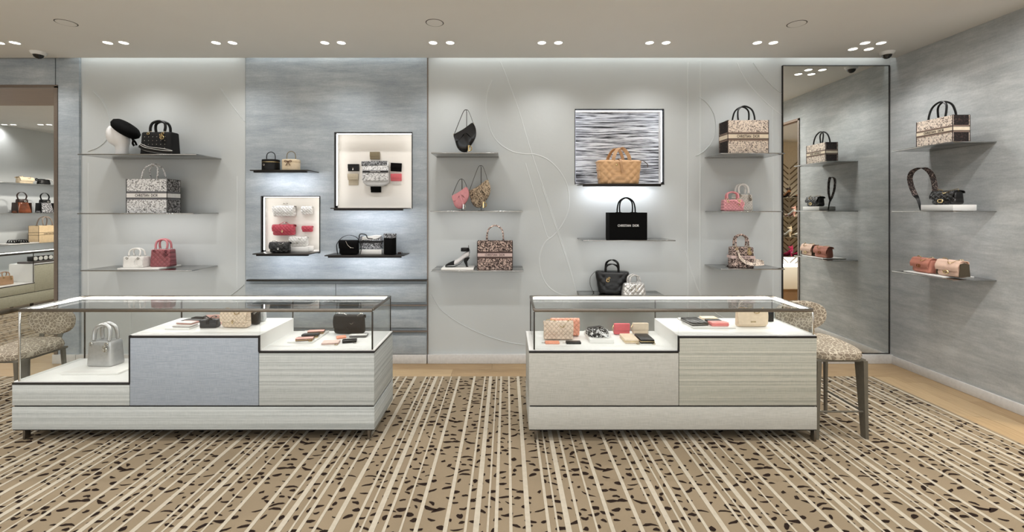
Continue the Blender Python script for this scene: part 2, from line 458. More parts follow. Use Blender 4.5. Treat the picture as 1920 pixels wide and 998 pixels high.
def niche(h, y, back, depth=.11, led=M_LEDN):
    x0, x1, z0, z1 = h
    G().box(x0-.02, x1+.02, y+depth, y+depth+.02, z0-.02, z1+.02).ob('niche_back', back, wall_back)
    g = G()
    g.box(x0-.02, x0, y+.004, y+depth, z0, z1).box(x1, x1+.02, y+.004, y+depth, z0, z1)
    g.box(x0-.02, x1+.02, y+.004, y+depth, z1, z1+.02).box(x0-.02, x1+.02, y+.004, y+depth, z0-.02, z0)
    g.ob('niche_lining', M_DECK, wall_back)
    t = .008; g = G()
    g.box(x0-t, x0, y-.006, y+.02, z0, z1+t).box(x1, x1+t, y-.006, y+.02, z0, z1+t).box(x0, x1, y-.006, y+.02, z1, z1+t)
    g.ob('niche_frame', M_TRIM, wall_back)
    g = G()                                          # LED line behind the frame lip: top and both sides
    g.box(x0+.004, x1-.004, y+.03, y+.05, z1-.006, z1-.001)
    g.box(x0+.001, x0+.006, y+.03, y+.05, z0+.03, z1-.01).box(x1-.006, x1-.001, y+.03, y+.05, z0+.03, z1-.01)
    g.ob('niche_light', led, wall_back)
M_NICHE = mat('niche_white', (232, 228, 222), .6, var=(2, .01))
niche(nA, YD, M_NICHE); niche(nB, YD, M_NICHE); niche(nC, YW, M_LINES, .14, M_LEDC)

# plaster relief: thin raised ribs that cross the white panels
def relief(pts, y=YW+.001, r=.008, n=8):
    P = smooth_path([(X(a), y, Z(b)) for a, b in pts], n)
    G().tube(P, r*random.uniform(.8, 1.05), 8, flat=.5).ob('relief_line', M_RELIEF, wall_back)
def circ(cx, cy, rx, ry, a0, a1, n=12): return [(cx+rx*cos(R(a0+(a1-a0)*i/n)), cy-ry*sin(R(a0+(a1-a0)*i/n))) for i in range(n+1)]
relief([(938, 116), (950, 145), (972, 205), (997, 288), (1032, 390), (1062, 480), (1080, 545), (1092, 585)])
relief([(985, 306), (1004, 370), (1024, 438), (1030, 446)])
relief([(1016, 350), (1040, 420), (1066, 498), (1088, 575)])
relief([(922, 150), (913, 180), (912, 210), (920, 245), (935, 268), (960, 284), (985, 289), (1004, 290), (1028, 300), (1050, 322), (1064, 350), (1067, 385), (1058, 415), (1040, 440), (1022, 455), (1012, 480), (1014, 510), (1026, 535), (1046, 550), (1070, 556)])
relief([(808, 552), (826, 580), (860, 605), (900, 625), (945, 640), (984, 647)])
relief(circ(1285, 236, 57, 60, 64, -70))
relief([(1382, 118), (1392, 140), (1410, 165), (1432, 188), (1452, 206), (1466, 216)]); relief([(1412, 118), (1428, 140), (1448, 162), (1466, 176)])
relief([(1290, 116), (1290, 400), (1290, 664)], n=2); relief([(1313, 116), (1313, 400), (1313, 664)], n=2)
relief([(1449, 205), (1449, 400), (1449, 660)], n=2)
relief([(175, 172), (192, 190), (203, 214), (206, 240), (200, 262), (185, 276), (165, 284)])
relief([(414, 166), (430, 190), (446, 212), (459, 228)]); relief([(408, 560), (428, 556), (444, 546), (458, 534)])
relief([(165, 305), (165, 450), (165, 560)], n=2); relief([(444, 330), (444, 450), (444, 540)], n=2)
relief([(1285, 470), (1300, 520), (1318, 560), (1345, 590), (1390, 610)])

# low ledges of the blue panel
for i, y in enumerate((525.5, 573.5, 622.5)):
    z = Z(y, 4.60)
    struct(G().rbox(X(462.5, 4.60), X(800, 4.60), 4.59 if i == 0 else 4.606, YD+.002, z-.010 if i == 0 else z-.005, z+.005, .002).ob('trim_%d' % (i+1), M_BRONZE if i == 0 else M_TAUPE))
    G().rbox(X(462.5, YD), X(630.5, YD), 4.622, YD+.002, z-.235 if i < 2 else .1, z-.045, .002).ob('drawer_front', M_BLUE, wall_back)
    G().rbox(X(631.5, YD), X(800, YD), 4.622, YD+.002, z-.235 if i < 2 else .1, z-.045, .002).ob('drawer_front', M_BLUE, wall_back)
bb = sroot('baseboard_back')
for a, b in ((105, 148), (149, 460), (461, 801), (803, 1668)):
    G().rbox(X(a), X(b), 4.618, YW+.002, 0, Z(665.5, 4.62), .003).ob('board', M_BASE, bb)

# mirror: a framed looking-glass on the back wall
mx0, mx1, mz0, mz1 = X(1467.5, 4.645), X(1668.5, 4.645), Z(663, 4.645), Z(123, 4.645)
mr = thing('wall_mirror', 'tall wall mirror with a thin black frame, floor to ceiling, in the corner', 'mirror', ((mx0+mx1)/2, 4.65, mz0))
G().box(mx0, mx1, 4.648, 4.659, mz0, mz1).ob('mirror_pane', M_MIRROR, mr, True)
t = .006
for q in ((mx0-t/2, mx0+t, mz0, mz1), (mx1-.008, mx1-.002, mz0, mz1), (mx0, mx1, mz1-t/2, mz1+t/2), (mx0, mx1, mz0-t/2, mz0+t/2)):
    G().box(q[0], q[1], 4.643, 4.659, q[2], q[3]).ob('frame_bar', M_TRIM, mr, True)

# doorway on the left: thin taupe metal lining
d1 = sroot('door_1')
G().box(xo, xo+.034, YB-.012, 5.42, 0, 2.90).ob('door_frame', M_TAUPE, d1)
G().box(-7.9, xo+.034, YB-.012, YB+.02, 2.885, 2.915).ob('door_frame', M_TAUPE, d1)

# right wall -------------------------------------------------------
wall_right = sroot('wall_right')
YO = 3.21
G().box(XR, XR+.12, YO, YW+.06, 0, 3.32).ob('grey_panel', M_BLUER, wall_right)
G().box(XR, XR+.12, 1.7, YO, 2.87, CEIL).ob('grey_panel', M_BLUER, wall_right)
G().box(XR, XR+.12, -4.5, 1.7, 0, CEIL).ob('grey_panel', M_BLUER, wall_right)
struct(G().rbox(XR-.016, XR+.002, YO, YW, 0, .085, .003).ob('baseboard_right', M_BASE))
d2 = sroot('door_2')
G().box(XR-.012, XR+.13, YO-.03, YO, 0, 2.87).ob('door_frame', M_TAUPE, d2)
G().box(XR-.012, XR+.13, 1.7, YO, 2.845, 2.875).ob('door_frame', M_WOODR, d2)
# the room beyond it, seen only in the mirror: herringbone wall
wall_front = sroot('wall_front')
M_CREAM = mat('cream_plaster', (226, 216, 198), .6)
M_GROOVE = mat('herringbone_groove', (120, 104, 84), .7)
G().box(XR+.1, 7, 1.2, 1.3, 0, 2.84).ob('cream_panel', M_CREAM, wall_front)
G().box(XR+.12, 7.1, 4.6, 4.7, 0, 2.9).ob('cream_panel', M_CREAM, wall_front)
G().box(7, 7.1, 1.2, 4.6, 0, 2.84).ob('cream_panel', M_CREAM, wall_front)
g = G()
for c in range(5):
    xa = 4.74+c*.24
    for k in range(20):
        z = .55+k*.1
        s = 1 if c % 2 else -1
        M = T(xa, 1.304, z, ry=R(42)*s)
        g.box(-.14, .14, 0, .004, -.008, .008, M)
g = g.ob('groove', M_GROOVE, wall_front); g['kind'] = 'stuff'

# left room --------------------------------------------------------
wall_left = sroot('wall_left')
G().box(-8.75, -8.6, -4.5, 9.6, 0, 3.2).ob('plaster_panel', M_WHITE, wall_left)
G().box(-8.6, -4.6, 9.5, 9.6, 0, 3.1).ob('plaster_panel', M_WHITE, wall_left)
G().box(-4.66, -4.6, 5.42, 9.5, 0, 3.1).ob('plaster_panel', M_WHITE, wall_left)

# ------------------------------------------------------------------ carpets
PER = .984; XB = .1088
STR = [(0, 10), (39, 6), (56, 4), (76, 11), (99, 6), (130, 4), (159, 8), (214, 8), (252, 5), (272, 11), (294, 4), (310, 7), (338, 6)]
def carpet(name, label, x0, x1, y0, y1):
    t = thing(name, label, 'carpet', ((x0+x1)/2, (y0+y1)/2, -.012))
    G().box(x0, x1, y0, y1, -.012, .004).ob('pile', M_CARPET, t, True)
    k = int((x0-XB)/PER)-1
    while XB+k*PER < x1:
        for o_, w_ in STR:
            c = XB+k*PER+o_/377; hw = w_/377/2
            if x0 < c-hw and c+hw < x1: G().box(c-hw, c+hw, y0+.004, y1-.004, .003, .0062).ob('stripe', M_STRIPE, t, True)
        k += 1
    rnd = random.Random(11)
    tile = []
    cen = []
    for i in range(190):                             # spread the flecks evenly over one repeat
        best = max(((rnd.random()*PER, rnd.random()*PER) for _ in range(9)), key=lambda q: min([((abs(q[0]-c[0]) if abs(q[0]-c[0]) < PER/2 else PER-abs(q[0]-c[0]))*.75)**2+min(abs(q[1]-c[1]), PER-abs(q[1]-c[1]))**2 for c in cen] or [1]))
        cen.append(best)
    for cx, cy in cen:
        L = rnd.uniform(.016, .046); W = rnd.uniform(.005, .013); an = rnd.gauss(0, .38); bend = rnd.uniform(-.6, .6)*L
        if rnd.random() < .35: L *= .55; W *= 1.35
        pts = []
        for j in range(9):
            a = 2*pi*j/9; u, v_ = L*cos(a)*rnd.uniform(.85, 1.1), W*sin(a)*rnd.uniform(.55, 1.5)
            v_ += bend*((u/L)**2-.4)*.6
            pts.append((u*cos(an)-v_*sin(an), u*sin(an)+v_*cos(an)))
        tile.append((cx, cy, pts))
    g = G()
    kx0, kx1, ky0, ky1 = int(x0/PER)-2, int(x1/PER)+2, int(y0/PER)-2, int(y1/PER)+2
    for kx in range(kx0, kx1):
        for ky in range(ky0, ky1):
            for cx, cy, pts in tile:
                bx, by = XB+kx*PER+cx, ky*PER+cy+(kx % 3)*.31
                if not (x0+.04 < bx < x1-.04 and y0+.03 < by < y1-.02): continue
                g.add([(bx+a, by+b, .0058) for a, b in pts], [tuple(range(9))])
    f = g.ob('fleck', M_SPOT, t, True); f['kind'] = 'stuff'
carpet('carpet', 'tan carpet with cream stripes and brown flecks under the glass counters', -6.9, 3.525, .4, 4.258)
carpet('carpet', 'striped flecked carpet of the room beyond the left doorway', -7.7, -4.75, 4.985, 8.6)

# ------------------------------------------------------------------ lamps in the ceiling
def downlight(x, y, z, label, power, aim=None, grp='ceiling downlights above the shelf wall', size=R(120), col=(1, .99, .975), both=True):
    t = thing('ceiling_downlight', label, 'downlight', (x, y, z), 0, grp)
    G().torus(.042, .006, 20, 6, T(0, 0, -.001, rx=R(90))).ob('trim_ring', M_CEIL, t)
    G().lathe([(.001, -.004), (.033, -.004), (.037, -.001), (.001, -.0005)], 20).ob('lens', M_LAMP, t)
    if power:
        rot = (0, 0, 0)
        if aim is not None:
            d = Vector(aim)-Vector((x, y, z)); rot = d.to_track_quat('-Z', 'Y').to_euler()
        lamp('downlight_lamp', 'SPOT', (x, y, z-.02), power, col, rot, spot_size=size, spot_blend=1.0, shadow_soft_size=.035)
ord_ = ['first', 'second', 'third', 'fourth', 'fifth', 'sixth', 'seventh', 'eighth', 'ninth', 'tenth', 'eleventh', 'twelfth', 'thirteenth', 'fourteenth', 'fifteenth', 'sixteenth']
dl = [-2, 28, 202, 232, 405, 436, 609, 640, 812, 844, 1016, 1047, 1218, 1249, 1420, 1450]
YL = 4.165
for i, x in enumerate(dl):
    xx = px(x, YL)
    downlight(xx, YL, CEIL, '%s lit downlight from the left in the ceiling row' % ord_[i], SPOT_W if i % 2 == 0 else SPOT_W, (xx, 4.42, .3))
for i, (x, y) in enumerate(((1622, 80), (1652, 80), (1599, 91.5), (1629, 91.5))):
    Y = F*(CEIL-EYE)/(CY-y); xx = px(x, Y)
    downlight(xx, Y, CEIL, ['back left', 'back right', 'front left', 'front right'][(2, 3, 0, 1)[i]] + ' lit downlight of the four-lamp corner cluster', SPOT_W*.8, (xx+.25, Y-.1, 1.0), 'ceiling corner downlights')
for j, y in enumerate((2.4, .9, -.6, -2.2)):         # the rest of the shop ceiling
    for i in range(7):
        x = -6.1+i*1.6
        lamp('unseen_room_spot', 'SPOT', (x, y, CEIL-.02), ROOM_W, (1, .99, .975), spot_size=R(140), spot_blend=.6, shadow_soft_size=.05)
for x in (8, 25, 76, 92):
    xx = px(x, 7.5)
    downlight(xx, 7.5, 3.06, 'downlight seen through the left doorway, %s from its left' % {8: 'first', 25: 'second', 76: 'third', 92: 'fourth'}[x], 5, None, 'downlights beyond the doorway', R(130))
for y in (6.2, 8.4):
    lamp('room_lamp', 'SPOT', (-6.4, y, 3.0), 100, (1, .94, .85), spot_size=R(150), shadow_soft_size=.1)
for x, y, z_ in ((3.25, 2.95, 1.5), (3.25, 2.3, 1.4), (3.25, 1.5, 1.4)):       # spots added out of view to brighten the right wall
    lamp('unseen_room_spot', 'SPOT', (x, y, CEIL-.02), 26, (1, .99, .975), (Vector((4.0, y+.55, z_))-Vector((x, y, CEIL))).to_track_quat('-Z', 'Y').to_euler(), spot_size=R(125), spot_blend=.8, shadow_soft_size=.06)
for x, y in ((4.9, 2.6), (5.6, 2.6)):
    downlight(x, y, 2.84, 'downlight in the shoe room reflected in the mirror, %s' % ('nearer' if x < 5 else 'farther'), 80, None, 'shoe room downlights', R(130), (1, .88, .7))

M_DARKGAP = mat('dark_gap', (48, 44, 40), .6)
for i, (x, y) in enumerate(((124, 38), (815, 38), (1494, 40))):
    Y = F*(CEIL-EYE)/(CY-y)+.05; xx = px(x, Y)
    t = thing('ceiling_speaker', 'round flush ceiling speaker, %s of three' % ['leftmost', 'middle', 'rightmost'][i], 'speaker', (xx, Y, CEIL), 0, 'flush ceiling speakers')
    G().lathe([(.001, -.004), (.066, -.004), (.07, .0), (.001, .001)], 28).ob('grille', M_CEIL, t)
    G().lathe([(.066, -.0005), (.073, -.0025), (.077, .0005), (.06, .001)], 28).ob('gap_ring', M_DARKGAP, t)
for x, y, l in ((72, 104, 'small black dome camera under the ceiling above the left doorway'), (1663, 106, 'small black dome camera under the ceiling in the right corner')):
    Y = 4.42; xx = px(x, Y)
    t = thing('dome_camera', l, 'camera', (xx, Y, CEIL))
    G().lathe([(.001, -.03), (.05, -.03), (.062, -.012), (.065, .0), (.001, .001)], 24).ob('housing', M_CEIL, t)
    G().lathe([(.002, -.068), (.02, -.063), (.036, -.048), (.042, -.03), (.001, -.028)], 20).ob('dome', M_BLACKG, t)

# ------------------------------------------------------------------ shelves
def shelf(label, x0, x1, yedge, wall, d, led=None, bar=False, thick=.010):
    """x0, x1, yedge: the front edge in the photo; wall: y of the wall; d: depth"""
    Yf = wall-d; a, b, z = px(x0, Yf), px(x1, Yf), pz(yedge, Yf)
    t = thing('wall_shelf', label, 'shelf', ((a+b)/2, wall, z))
    G().rbox(a, b, Yf, wall+.002, z-thick, z, .003).ob('plate', M_STEEL if not bar else M_BRONZE, t, True)
    if bar:
        G().rbox(a+.03, b-.03, Yf+.012, Yf+.05, z-thick-.016, z-thick+.001, .002).ob('light_channel', M_TRIM, t, True)
        G().box(a+.04, b-.04, Yf+.05, Yf+.062, z-thick-.008, z-thick+.001).ob('light_strip', M_LEDC, t, True)
    if led:
        lamp('under_shelf_light', 'AREA', ((a+b)/2, Yf+.07, z-thick-.03), led*(b-a), (.93, .95, 1) if bar else (1, .98, .95), (R(38), 0, 0), shape='RECTANGLE', size=(b-a)*.9, size_y=.02)  # plain shelves: light added below the plate, with no strip
    return z
zS1 = shelf('metal shelf under the mannequin head with the black beret', 145, 368, 288.5, YW, .38)
zS2 = shelf('metal shelf under the white and black patterned tote bag', 144, 362, 399.8, YW, .38, SHELF_W)
zS3 = shelf('metal shelf under the small white bag and rose handbag on a plate', 150, 360, 507, YW, .38, SHELF_W*.6)
zD1 = shelf('short dark shelf under the black and cream vanity cases', 468, 578, 318.5, YD, .25, SHELF_W*1.6, True)
zD2 = shelf('dark shelf at the foot of the small lit niche', 473, 581, 475.8, YD, .25, SHELF_W*1.2, True)
zD3 = shelf('dark shelf at the foot of the large square lit niche', 619, 760, 390, YD, .25, SHELF_W*1.3, True)
zD4 = shelf('dark shelf under the black hooped bag and tall black pouch', 608, 757, 479, YD, .25, SHELF_W*1.2, True)
zE1 = shelf('short metal shelf under the black saddle-shaped bag', 808, 934, 285.7, YW, .36)
zE2 = shelf('metal shelf under the pink and the printed saddle-shaped bags', 806, 980, 395.6, YW, .36, SHELF_W*.7)
zE3 = shelf('metal shelf under the black heeled shoe and the brown tote', 808, 982, 507.5, YW, .36, SHELF_W*.3)
zF1 = shelf('dark shelf at the foot of the brush-striped lit niche', 1088, 1246, 344.5, YW, .20, SHELF_W*1.3, True)
zF2 = shelf('metal shelf under the plain black tote bag', 1093, 1267, 450.6, YW, .36, SHELF_W*.9)
zF3 = shelf('metal shelf under the black soft tote and the silver mini bag', 1093, 1254, 558, YW, .36)
zG1 = shelf('metal shelf under the large beige patterned tote beside the mirror', 1352, 1472, 286.8, YW, .36)
zG2 = shelf('metal shelf under the pink mini bag and the white handbag beside the mirror', 1353, 1468, 396, YW, .36, SHELF_W*.5)
zG3 = shelf('metal shelf under the brown printed handbag with a loose strap', 1352, 1472, 504.3, YW, .36, SHELF_W*.2)
def side_shelf(label, z, led=0, y0=3.64, y1=4.22, d=.36, xw=XR, sgn=1, thick=.010):
    t = thing('wall_shelf', label, 'shelf', (xw, (y0+y1)/2, z))
    a, b = sorted((xw+.002*sgn, xw-d*sgn))
    G().rbox(a, b, y0, y1, z-thick, z, .003).ob('plate', M_STEEL, t, True)
    if led: lamp('under_shelf_light', 'AREA', (xw-(d-.08)*sgn, (y0+y1)/2, z-.04), led*(y1-y0), (1, .98, .95), (0, R(-38)*sgn, 0), shape='RECTANGLE', size=.02, size_y=(y1-y0)*.9)  # light added under the side shelf, which carries no strip
side_shelf('upper shelf on the right wall under the beige patterned tote', 2.170)
side_shelf('middle shelf on the right wall under the black chain bag', 1.597, SHELF_W*.8)
side_shelf('lower shelf on the right wall under the two flap bags', 1.028, SHELF_W*.2)

# ------------------------------------------------------------------ glass counters
M_LEDBAR = M_LED
YCF, YCB = 3.05, 3.55                               # front and back of both counters
def counter(name, label, x0, x1, blocks, zt=.92, leds='bl', dark_side=None):
    """blocks: (x0, x1, top, cladding) from left to right"""
    t = thing(name, label, 'display case', ((x0+x1)/2, (YCF+YCB)/2, 0))
    t_ = .009
    G().rbox(x0, x1, YCF, YCB, .089, .244, .003).ob('plinth', blocks[0][4], t, True)
    G().box(x0+.008, x1-.008, YCF+.01, YCB-.01, .243, .256).ob('shadow_gap', M_TRIM, t, True)
    G().box(x0+.004, x1-.004, YCF+.004, YCB-.004, .082, .0895).ob('base_rail', M_TRIM, t, True)
    for lx, ly in ((x0+.05, YCF+.05), (x1-.05 if x1 < 0 else x1-.012, YCF+.02 if x1 > 0 else YCF+.05), (x0+.05, YCB-.05), (x1-.05, YCB-.05)):
        G().rbox(lx-.008, lx+.008, ly-.02, ly+.02, .0066, .084, .002).ob('leg', M_RAIL, t, True)
    G().box(x0+.32, x1-.32, YCF+.14, YCB-.14, .03, .084).ob('under_box', M_TRIM, t, True)
    for a, b, top, cl, _ in blocks:
        g = G().rbox(a+.002, b-.002, YCF, YCB, .256, top-.020, .002)
        bl = g.ob('block', cl, t, True)
        G().rbox(a+.001, b-.001, YCF-.001, YCB+.001, top-.020, top-.007, .002).ob('edge_trim', M_TRIM, bl, True)
        G().rbox(a+.001, b-.001, YCF+.012, YCB-.012, top-.008, top, .001).ob('deck', M_DECK, bl, True)
    for (a, b, ta, *_), (c, d, tb, *_2) in zip(blocks, blocks[1:]):     # white cheek where a block rises above its neighbour
        xx, lo, hi = b, min(ta, tb), max(ta, tb)
        e = -1 if tb > ta else 1
        G().box(*sorted((xx, xx+e*.006)), YCF+.012, YCB-.012, lo-.002, hi-.001).ob('cheek', M_DECK, t, True)
        G().box(*sorted((xx-.004*e, xx+.006*e)), YCF-.001, YCF+.011, lo-.01, hi-.004).ob('edge_trim', M_TRIM, t, True)
    # glass
    ga, gb = x0+.038, x1-.018
    gy0, gy1 = YCF+.012, YCB-.012
    for a, b, top, *_ in blocks:
        p, q = max(a, ga), min(b, gb)
        G().box(p+.0005, q-.0005, gy0, gy0+.006, top+.001, zt-.012).ob('front_pane', M_GLASS, t, True)
        G().box(p+.0005, q-.0005, gy1-.006, gy1, top+.001, zt-.012).ob('back_pane', M_GLASS, t, True)
        if a > x0+.01: G().box(p-.004, p+.004, gy1-.004, gy1+.004, top+.001, zt-.012).ob('pane_joint', M_BRONZE, t, True)
    G().box(ga, ga+.006, gy0+.007, gy1-.007, blocks[0][2]+.001, zt-.012).ob('side_pane', M_GLASS, t, True)
    G().box(gb-.006, gb, gy0+.007, gy1-.007, blocks[-1][2]+.001, zt-.012).ob('side_pane', M_GLASS, t, True)
    G().box(ga, gb, gy0, gy1, zt-.012, zt).ob('top_pane', M_GLASS, t, True)
    # rails and posts
    for q in ((ga, gb, gy0-.004, gy0+.008, zt-.022, zt+.001), (ga, gb, gy1-.006, gy1+.004, zt-.014, zt+.001)):
        G().rbox(*q, .002).ob('rail', M_RAIL, t, True)
    for xx, side in ((ga, 'l'), (gb, 'r')):
        if side in leds: G().box(xx-.004 if side == 'l' else xx-.006, xx+.006 if side == 'l' else xx+.004, gy0+.008, gy1-.006, zt-.010, zt+.001).ob('rail', M_SILVER, t, True)
        else: G().rbox(xx-.008, xx+.008, gy0+.008, gy1-.006, zt-.016, zt+.002, .002).ob('rail', M_RAIL, t, True)
    for xx, top in ((ga, blocks[0][2]), (gb, blocks[-1][2])):
        dk = M_BRONZE if (xx == gb) == (dark_side == 'r') else M_SILVER
        G().rbox(xx-.005, xx+.005, gy0-.003, gy0+.007, top, zt-.020, .002).ob('post', dk, t, True)
        G().rbox(xx-.004, xx+.004, gy1-.005, gy1+.004, top, zt-.014, .002).ob('post', M_BRONZE, t, True)
    g = G().box(ga+.02, gb-.02, gy1-.032, gy1-.010, zt-.022, zt-.013)
    g.ob('light_strip', M_LEDBAR, t, True)
    xs = ga+.010 if 'l' in leds else gb-.024
    G().box(xs, xs+.016, gy0+.06, gy1-.03, zt-.020, zt-.013).ob('light_strip', M_LEDBAR, t, True)
    return t
LX = [px(22, YCF), px(243, YCF), px(485, YCF), px(702, YCF)]
zL = [pz(716.5, YCF), pz(628.5, YCF), pz(657, YCF)]
counter('glass_counter', 'left glass counter with three stepped grey blocks and white decks', LX[0], LX[3],
        [(LX[0], LX[1], zL[0], M_STR_L, M_STR_L), (LX[1], LX[2], zL[1], M_LIN_BLUE, M_STR_L), (LX[2], LX[3], zL[2], M_STR_L, M_STR_L)], leds='l', dark_side='r')
RX = [px(991.5, YCF), px(1273, YCF), px(1532, YCF)]
zR = [pz(657, YCF), pz(629, YCF)]
counter('glass_counter', 'right glass counter with a low linen block and a higher striped block', RX[0], RX[2],
        [(RX[0], RX[1], zR[0], M_LIN_W, M_LIN_W), (RX[1], RX[2], zR[1], M_STR_W, M_LIN_W)], leds='r', dark_side='l')

# ------------------------------------------------------------------ chairs
def chair(label, x, y, rz, dz=0, rails=True):
    """counter-height upholstered chair, faces -y before turning"""
    t = thing('leopard_chair', label, 'chair', (x, y, .0066), rz, 'leopard print chairs beside the counters')
    rings = []
    for z, k in ((.552, .94), (.556, .99), (.575, 1.02), (.60, 1.0), (.618, .93), (.628, .78), (.632, .45)):
        rings.append([(px_*k, py_*k, z-dz+.012*(py_/.24 if z > .6 else 0)) for px_, py_, _ in ring(.385, .45, 0, 36, 3.2)])
    G().loft(rings).ob('seat', M_LEO, t)
    G().rbox(-.175, .175, -.2, .2, .535-dz, .554-dz, .006).ob('seat_frame', M_CHAIRLEG, t)
    H = .545-dz
    def leg(lx, ly, thin):
        w, d0, d1 = (.030, .085, .046) if not thin else (.022, .03, .02)
        fx, fy = lx*1.08, ly*1.10
        r = []
        for q, dd, ww in ((0, d0, w), (.5, d0*.42+d1*.58, w*.85), (1, d1, w*.7)):
            x_, y_, z_ = lx+(fx-lx)*q, ly+(fy-ly)*q, H*(1-q)
            r.append([(x_+a*ww/2, y_+b*dd/2, z_) for a, b in ((-1, -1), (1, -1), (1, 1), (-1, 1))])
        G().loft(r).ob('leg', M_CHAIRLEG, t)
    leg(-.16, -.17, False); leg(.16, -.17, False); leg(-.155, .17, True); leg(.155, .17, True)
    for a, b in () if not rails else (((-.16, -.19), (.16, -.19)), ((.16, -.19), (.163, .19)), ((-.16, -.19), (-.163, .19))):
        G().tube([(a[0], a[1], .185), (b[0], b[1], .185)], .007, 8).ob('foot_rail', M_CHAIRLEG, t)
    for s in (-1, 1):
        G().loft([[(p[0], p[1], .545-dz) for p in ring(.045, .016, 0, 12, 4, s*.07, .19)], [(p[0], p[1], .72-dz) for p in ring(.036, .016, 0, 12, 4, s*.09, .245)]]).ob('back_support', M_CHAIRLEG, t)
    n = 32; out = []
    for i in range(n):                                  # rounded shell, flatter on top
        a = 2*pi*i/n; zz = sin(a)
        out.append((.20*math.copysign(abs(cos(a))**.85, cos(a)), .775-dz+(.10 if zz > 0 else .135)*math.copysign(abs(zz)**.9, zz)))
    rings = []
    for y_, k in ((.205, .55), (.20, .8), (.206, .95), (.222, 1.0), (.245, .99), (.258, .9), (.262, .6)):
        rings.append([(p[0]*k, y_+.22*(p[0]*k)**2*-1.6+.012, (.775-dz)+(p[1]-.775+dz)*k) for p in out])
    G().loft(rings).ob('backrest', M_LEO, t)
    return t
chair('tall leopard print chair at the right end of the right glass counter', 2.337, 3.29, R(0))
chair('low leopard print chair seen through the left end of the left glass counter', -4.035, 3.70, R(0), .15, False)

# ------------------------------------------------------------------ bags and small goods: builders
def arch(span, rise, y, z0, lean=0, pinch=1.0, n=6):
    s = span/2
    return smooth_path([(-s, y, z0), (-s*1.02*pinch, y+lean*.35, z0+rise*.45), (-s*.78*pinch, y+lean*.75, z0+rise*.82), (0, y+lean, z0+rise),
                        (s*.78*pinch, y+lean*.75, z0+rise*.82), (s*1.02*pinch, y+lean*.35, z0+rise*.45), (s, y, z0)], n)
def rect_band(w, d, z0, z1, out, y0=0):
    def rg(o, z): return [(-w/2-o, -d/2-o+y0, z), (w/2+o, -d/2-o+y0, z), (w/2+o, d/2+o+y0, z), (-w/2-o, d/2+o+y0, z)]
    return G().loft([rg(-.001, z0), rg(out, z0), rg(out, z1), rg(-.001, z1)], cap=False)
def tote(t, w, h, d, fabric, trim, band, letter, text, span, rise, hmat, hr=.008, grey=None, plain=False, side=None):
    th = .008; g = G()
    g.box(-w/2, w/2, -d/2, -d/2+th, 0, h).box(-w/2, w/2, d/2-th, d/2, 0, h).box(-w/2+th, w/2-th, -d/2+th, d/2-th, 0, th)
    if side is None: g.box(-w/2, -w/2+th, -d/2+th, d/2-th, 0, h).box(w/2-th, w/2, -d/2+th, d/2-th, 0, h)
    g.ob('body', fabric, t)
    if side is not None:
        for a, b in ((-w/2, -w/2+th), (w/2-th, w/2)): G().box(a, b, -d/2+th, d/2-th, 0, h).ob('side_panel', side, t)
    if not plain:
        G().tube([(-w/2, -d/2, .004), (-w/2, -d/2, h), (-w/2, d/2, h), (-w/2, d/2, .004)], .0035, 6).ob('piping', trim, t)
        G().tube([(w/2, -d/2, .004), (w/2, -d/2, h), (w/2, d/2, h), (w/2, d/2, .004)], .0035, 6).ob('piping', trim, t)
        z = lambda f: h*(1-f)
        rect_band(w, d, z(.545), z(.42), .002).ob('band', band, t)
        rect_band(w, d, z(.42), z(.405), .0025).ob('band_edge', trim, t)
        rect_band(w, d, z(.56), z(.545), .0025).ob('band_edge', trim, t)
        if grey:
            rect_band(w, d, z(.405), z(.36), .0015).ob('grey_band', grey, t); rect_band(w, d, z(.61), z(.56), .0015).ob('grey_band', grey, t)
    lettering(text, w*.56, h*.085, letter, t, (0, -d/2-.003, h*(1-.4825) if not plain else h*.52))
    for y in (-d*.36, d*.36):
        P = arch(span, rise+.03, y, h-.03, -.72*y)
        hd = G().tube(P, hr, 8).ob('handle', hmat, t)
        for s in (-1, 1): G().rbox(s*span/2-.016, s*span/2+.016, y-.007, y+.007, h-.035, h+.004, .003).ob('handle_tab', trim if not plain else hmat, hd)
def lady(t, w, h, d, m, hm, metal=M_SILVER, span=None, rise=.1, hr=.009, w1=None, charm=True, flop=0, e=9, cx=None):
    w1 = w1 or w*.93; span = span or w*.5
    G().body(w, w1, h, d, d*.86, e, .008, 44, 8).ob('body', m, t)
    G().body(w1*.97, w1*.96, .004, d*.82, d*.8, 7, .001, 36, 1, M=T(0, 0, h-.002)).ob('top_trim', hm, t)
    for s in (-1, 1):
        y = s*d*.24
        P = arch(span, rise, y+s*.004, h+.012, -s*max(0, d*.24-hr*1.1))
        hd = G().tube(P, hr, 10).ob('handle', hm, t)
        for q in (-1, 1):
            g = G().torus(.009, .0024, 14, 6, T(q*span/2, y+s*.004, h+.008)).torus(.0105, .003, 14, 6, T(q*span/2, s*(d*.44+.003), h-.014))
            g.tube([(q*span/2, y+s*.004, h), (q*span/2, s*(d*.45+.003), h-.006)], .003, 6)
            g.ob('ring', metal, hd)
    if charm:
        x = span/2 if cx is None else cx; y = -d*.46-.008
        g = G()
        g.tube([(x, y, h-.01), (x, y, h-.035)], .0022, 6)
        k = max(.55, min(1.1, h/.2))
        g.torus(.017*k, .0035*k, 18, 6, T(x, y-.003, h-.035-.018*k)).box(x-.004, x+.004, y-.006, y-.001, h-.035-.03*k, h-.035-.005*k)
        g.torus(.008*k, .0028*k, 12, 6, T(x-.012*k, y-.004, h-.03)).box(x+.009*k, x+.012*k, y-.005, y-.002, h-.05, h-.03)
        g.ob('charm', metal, t)
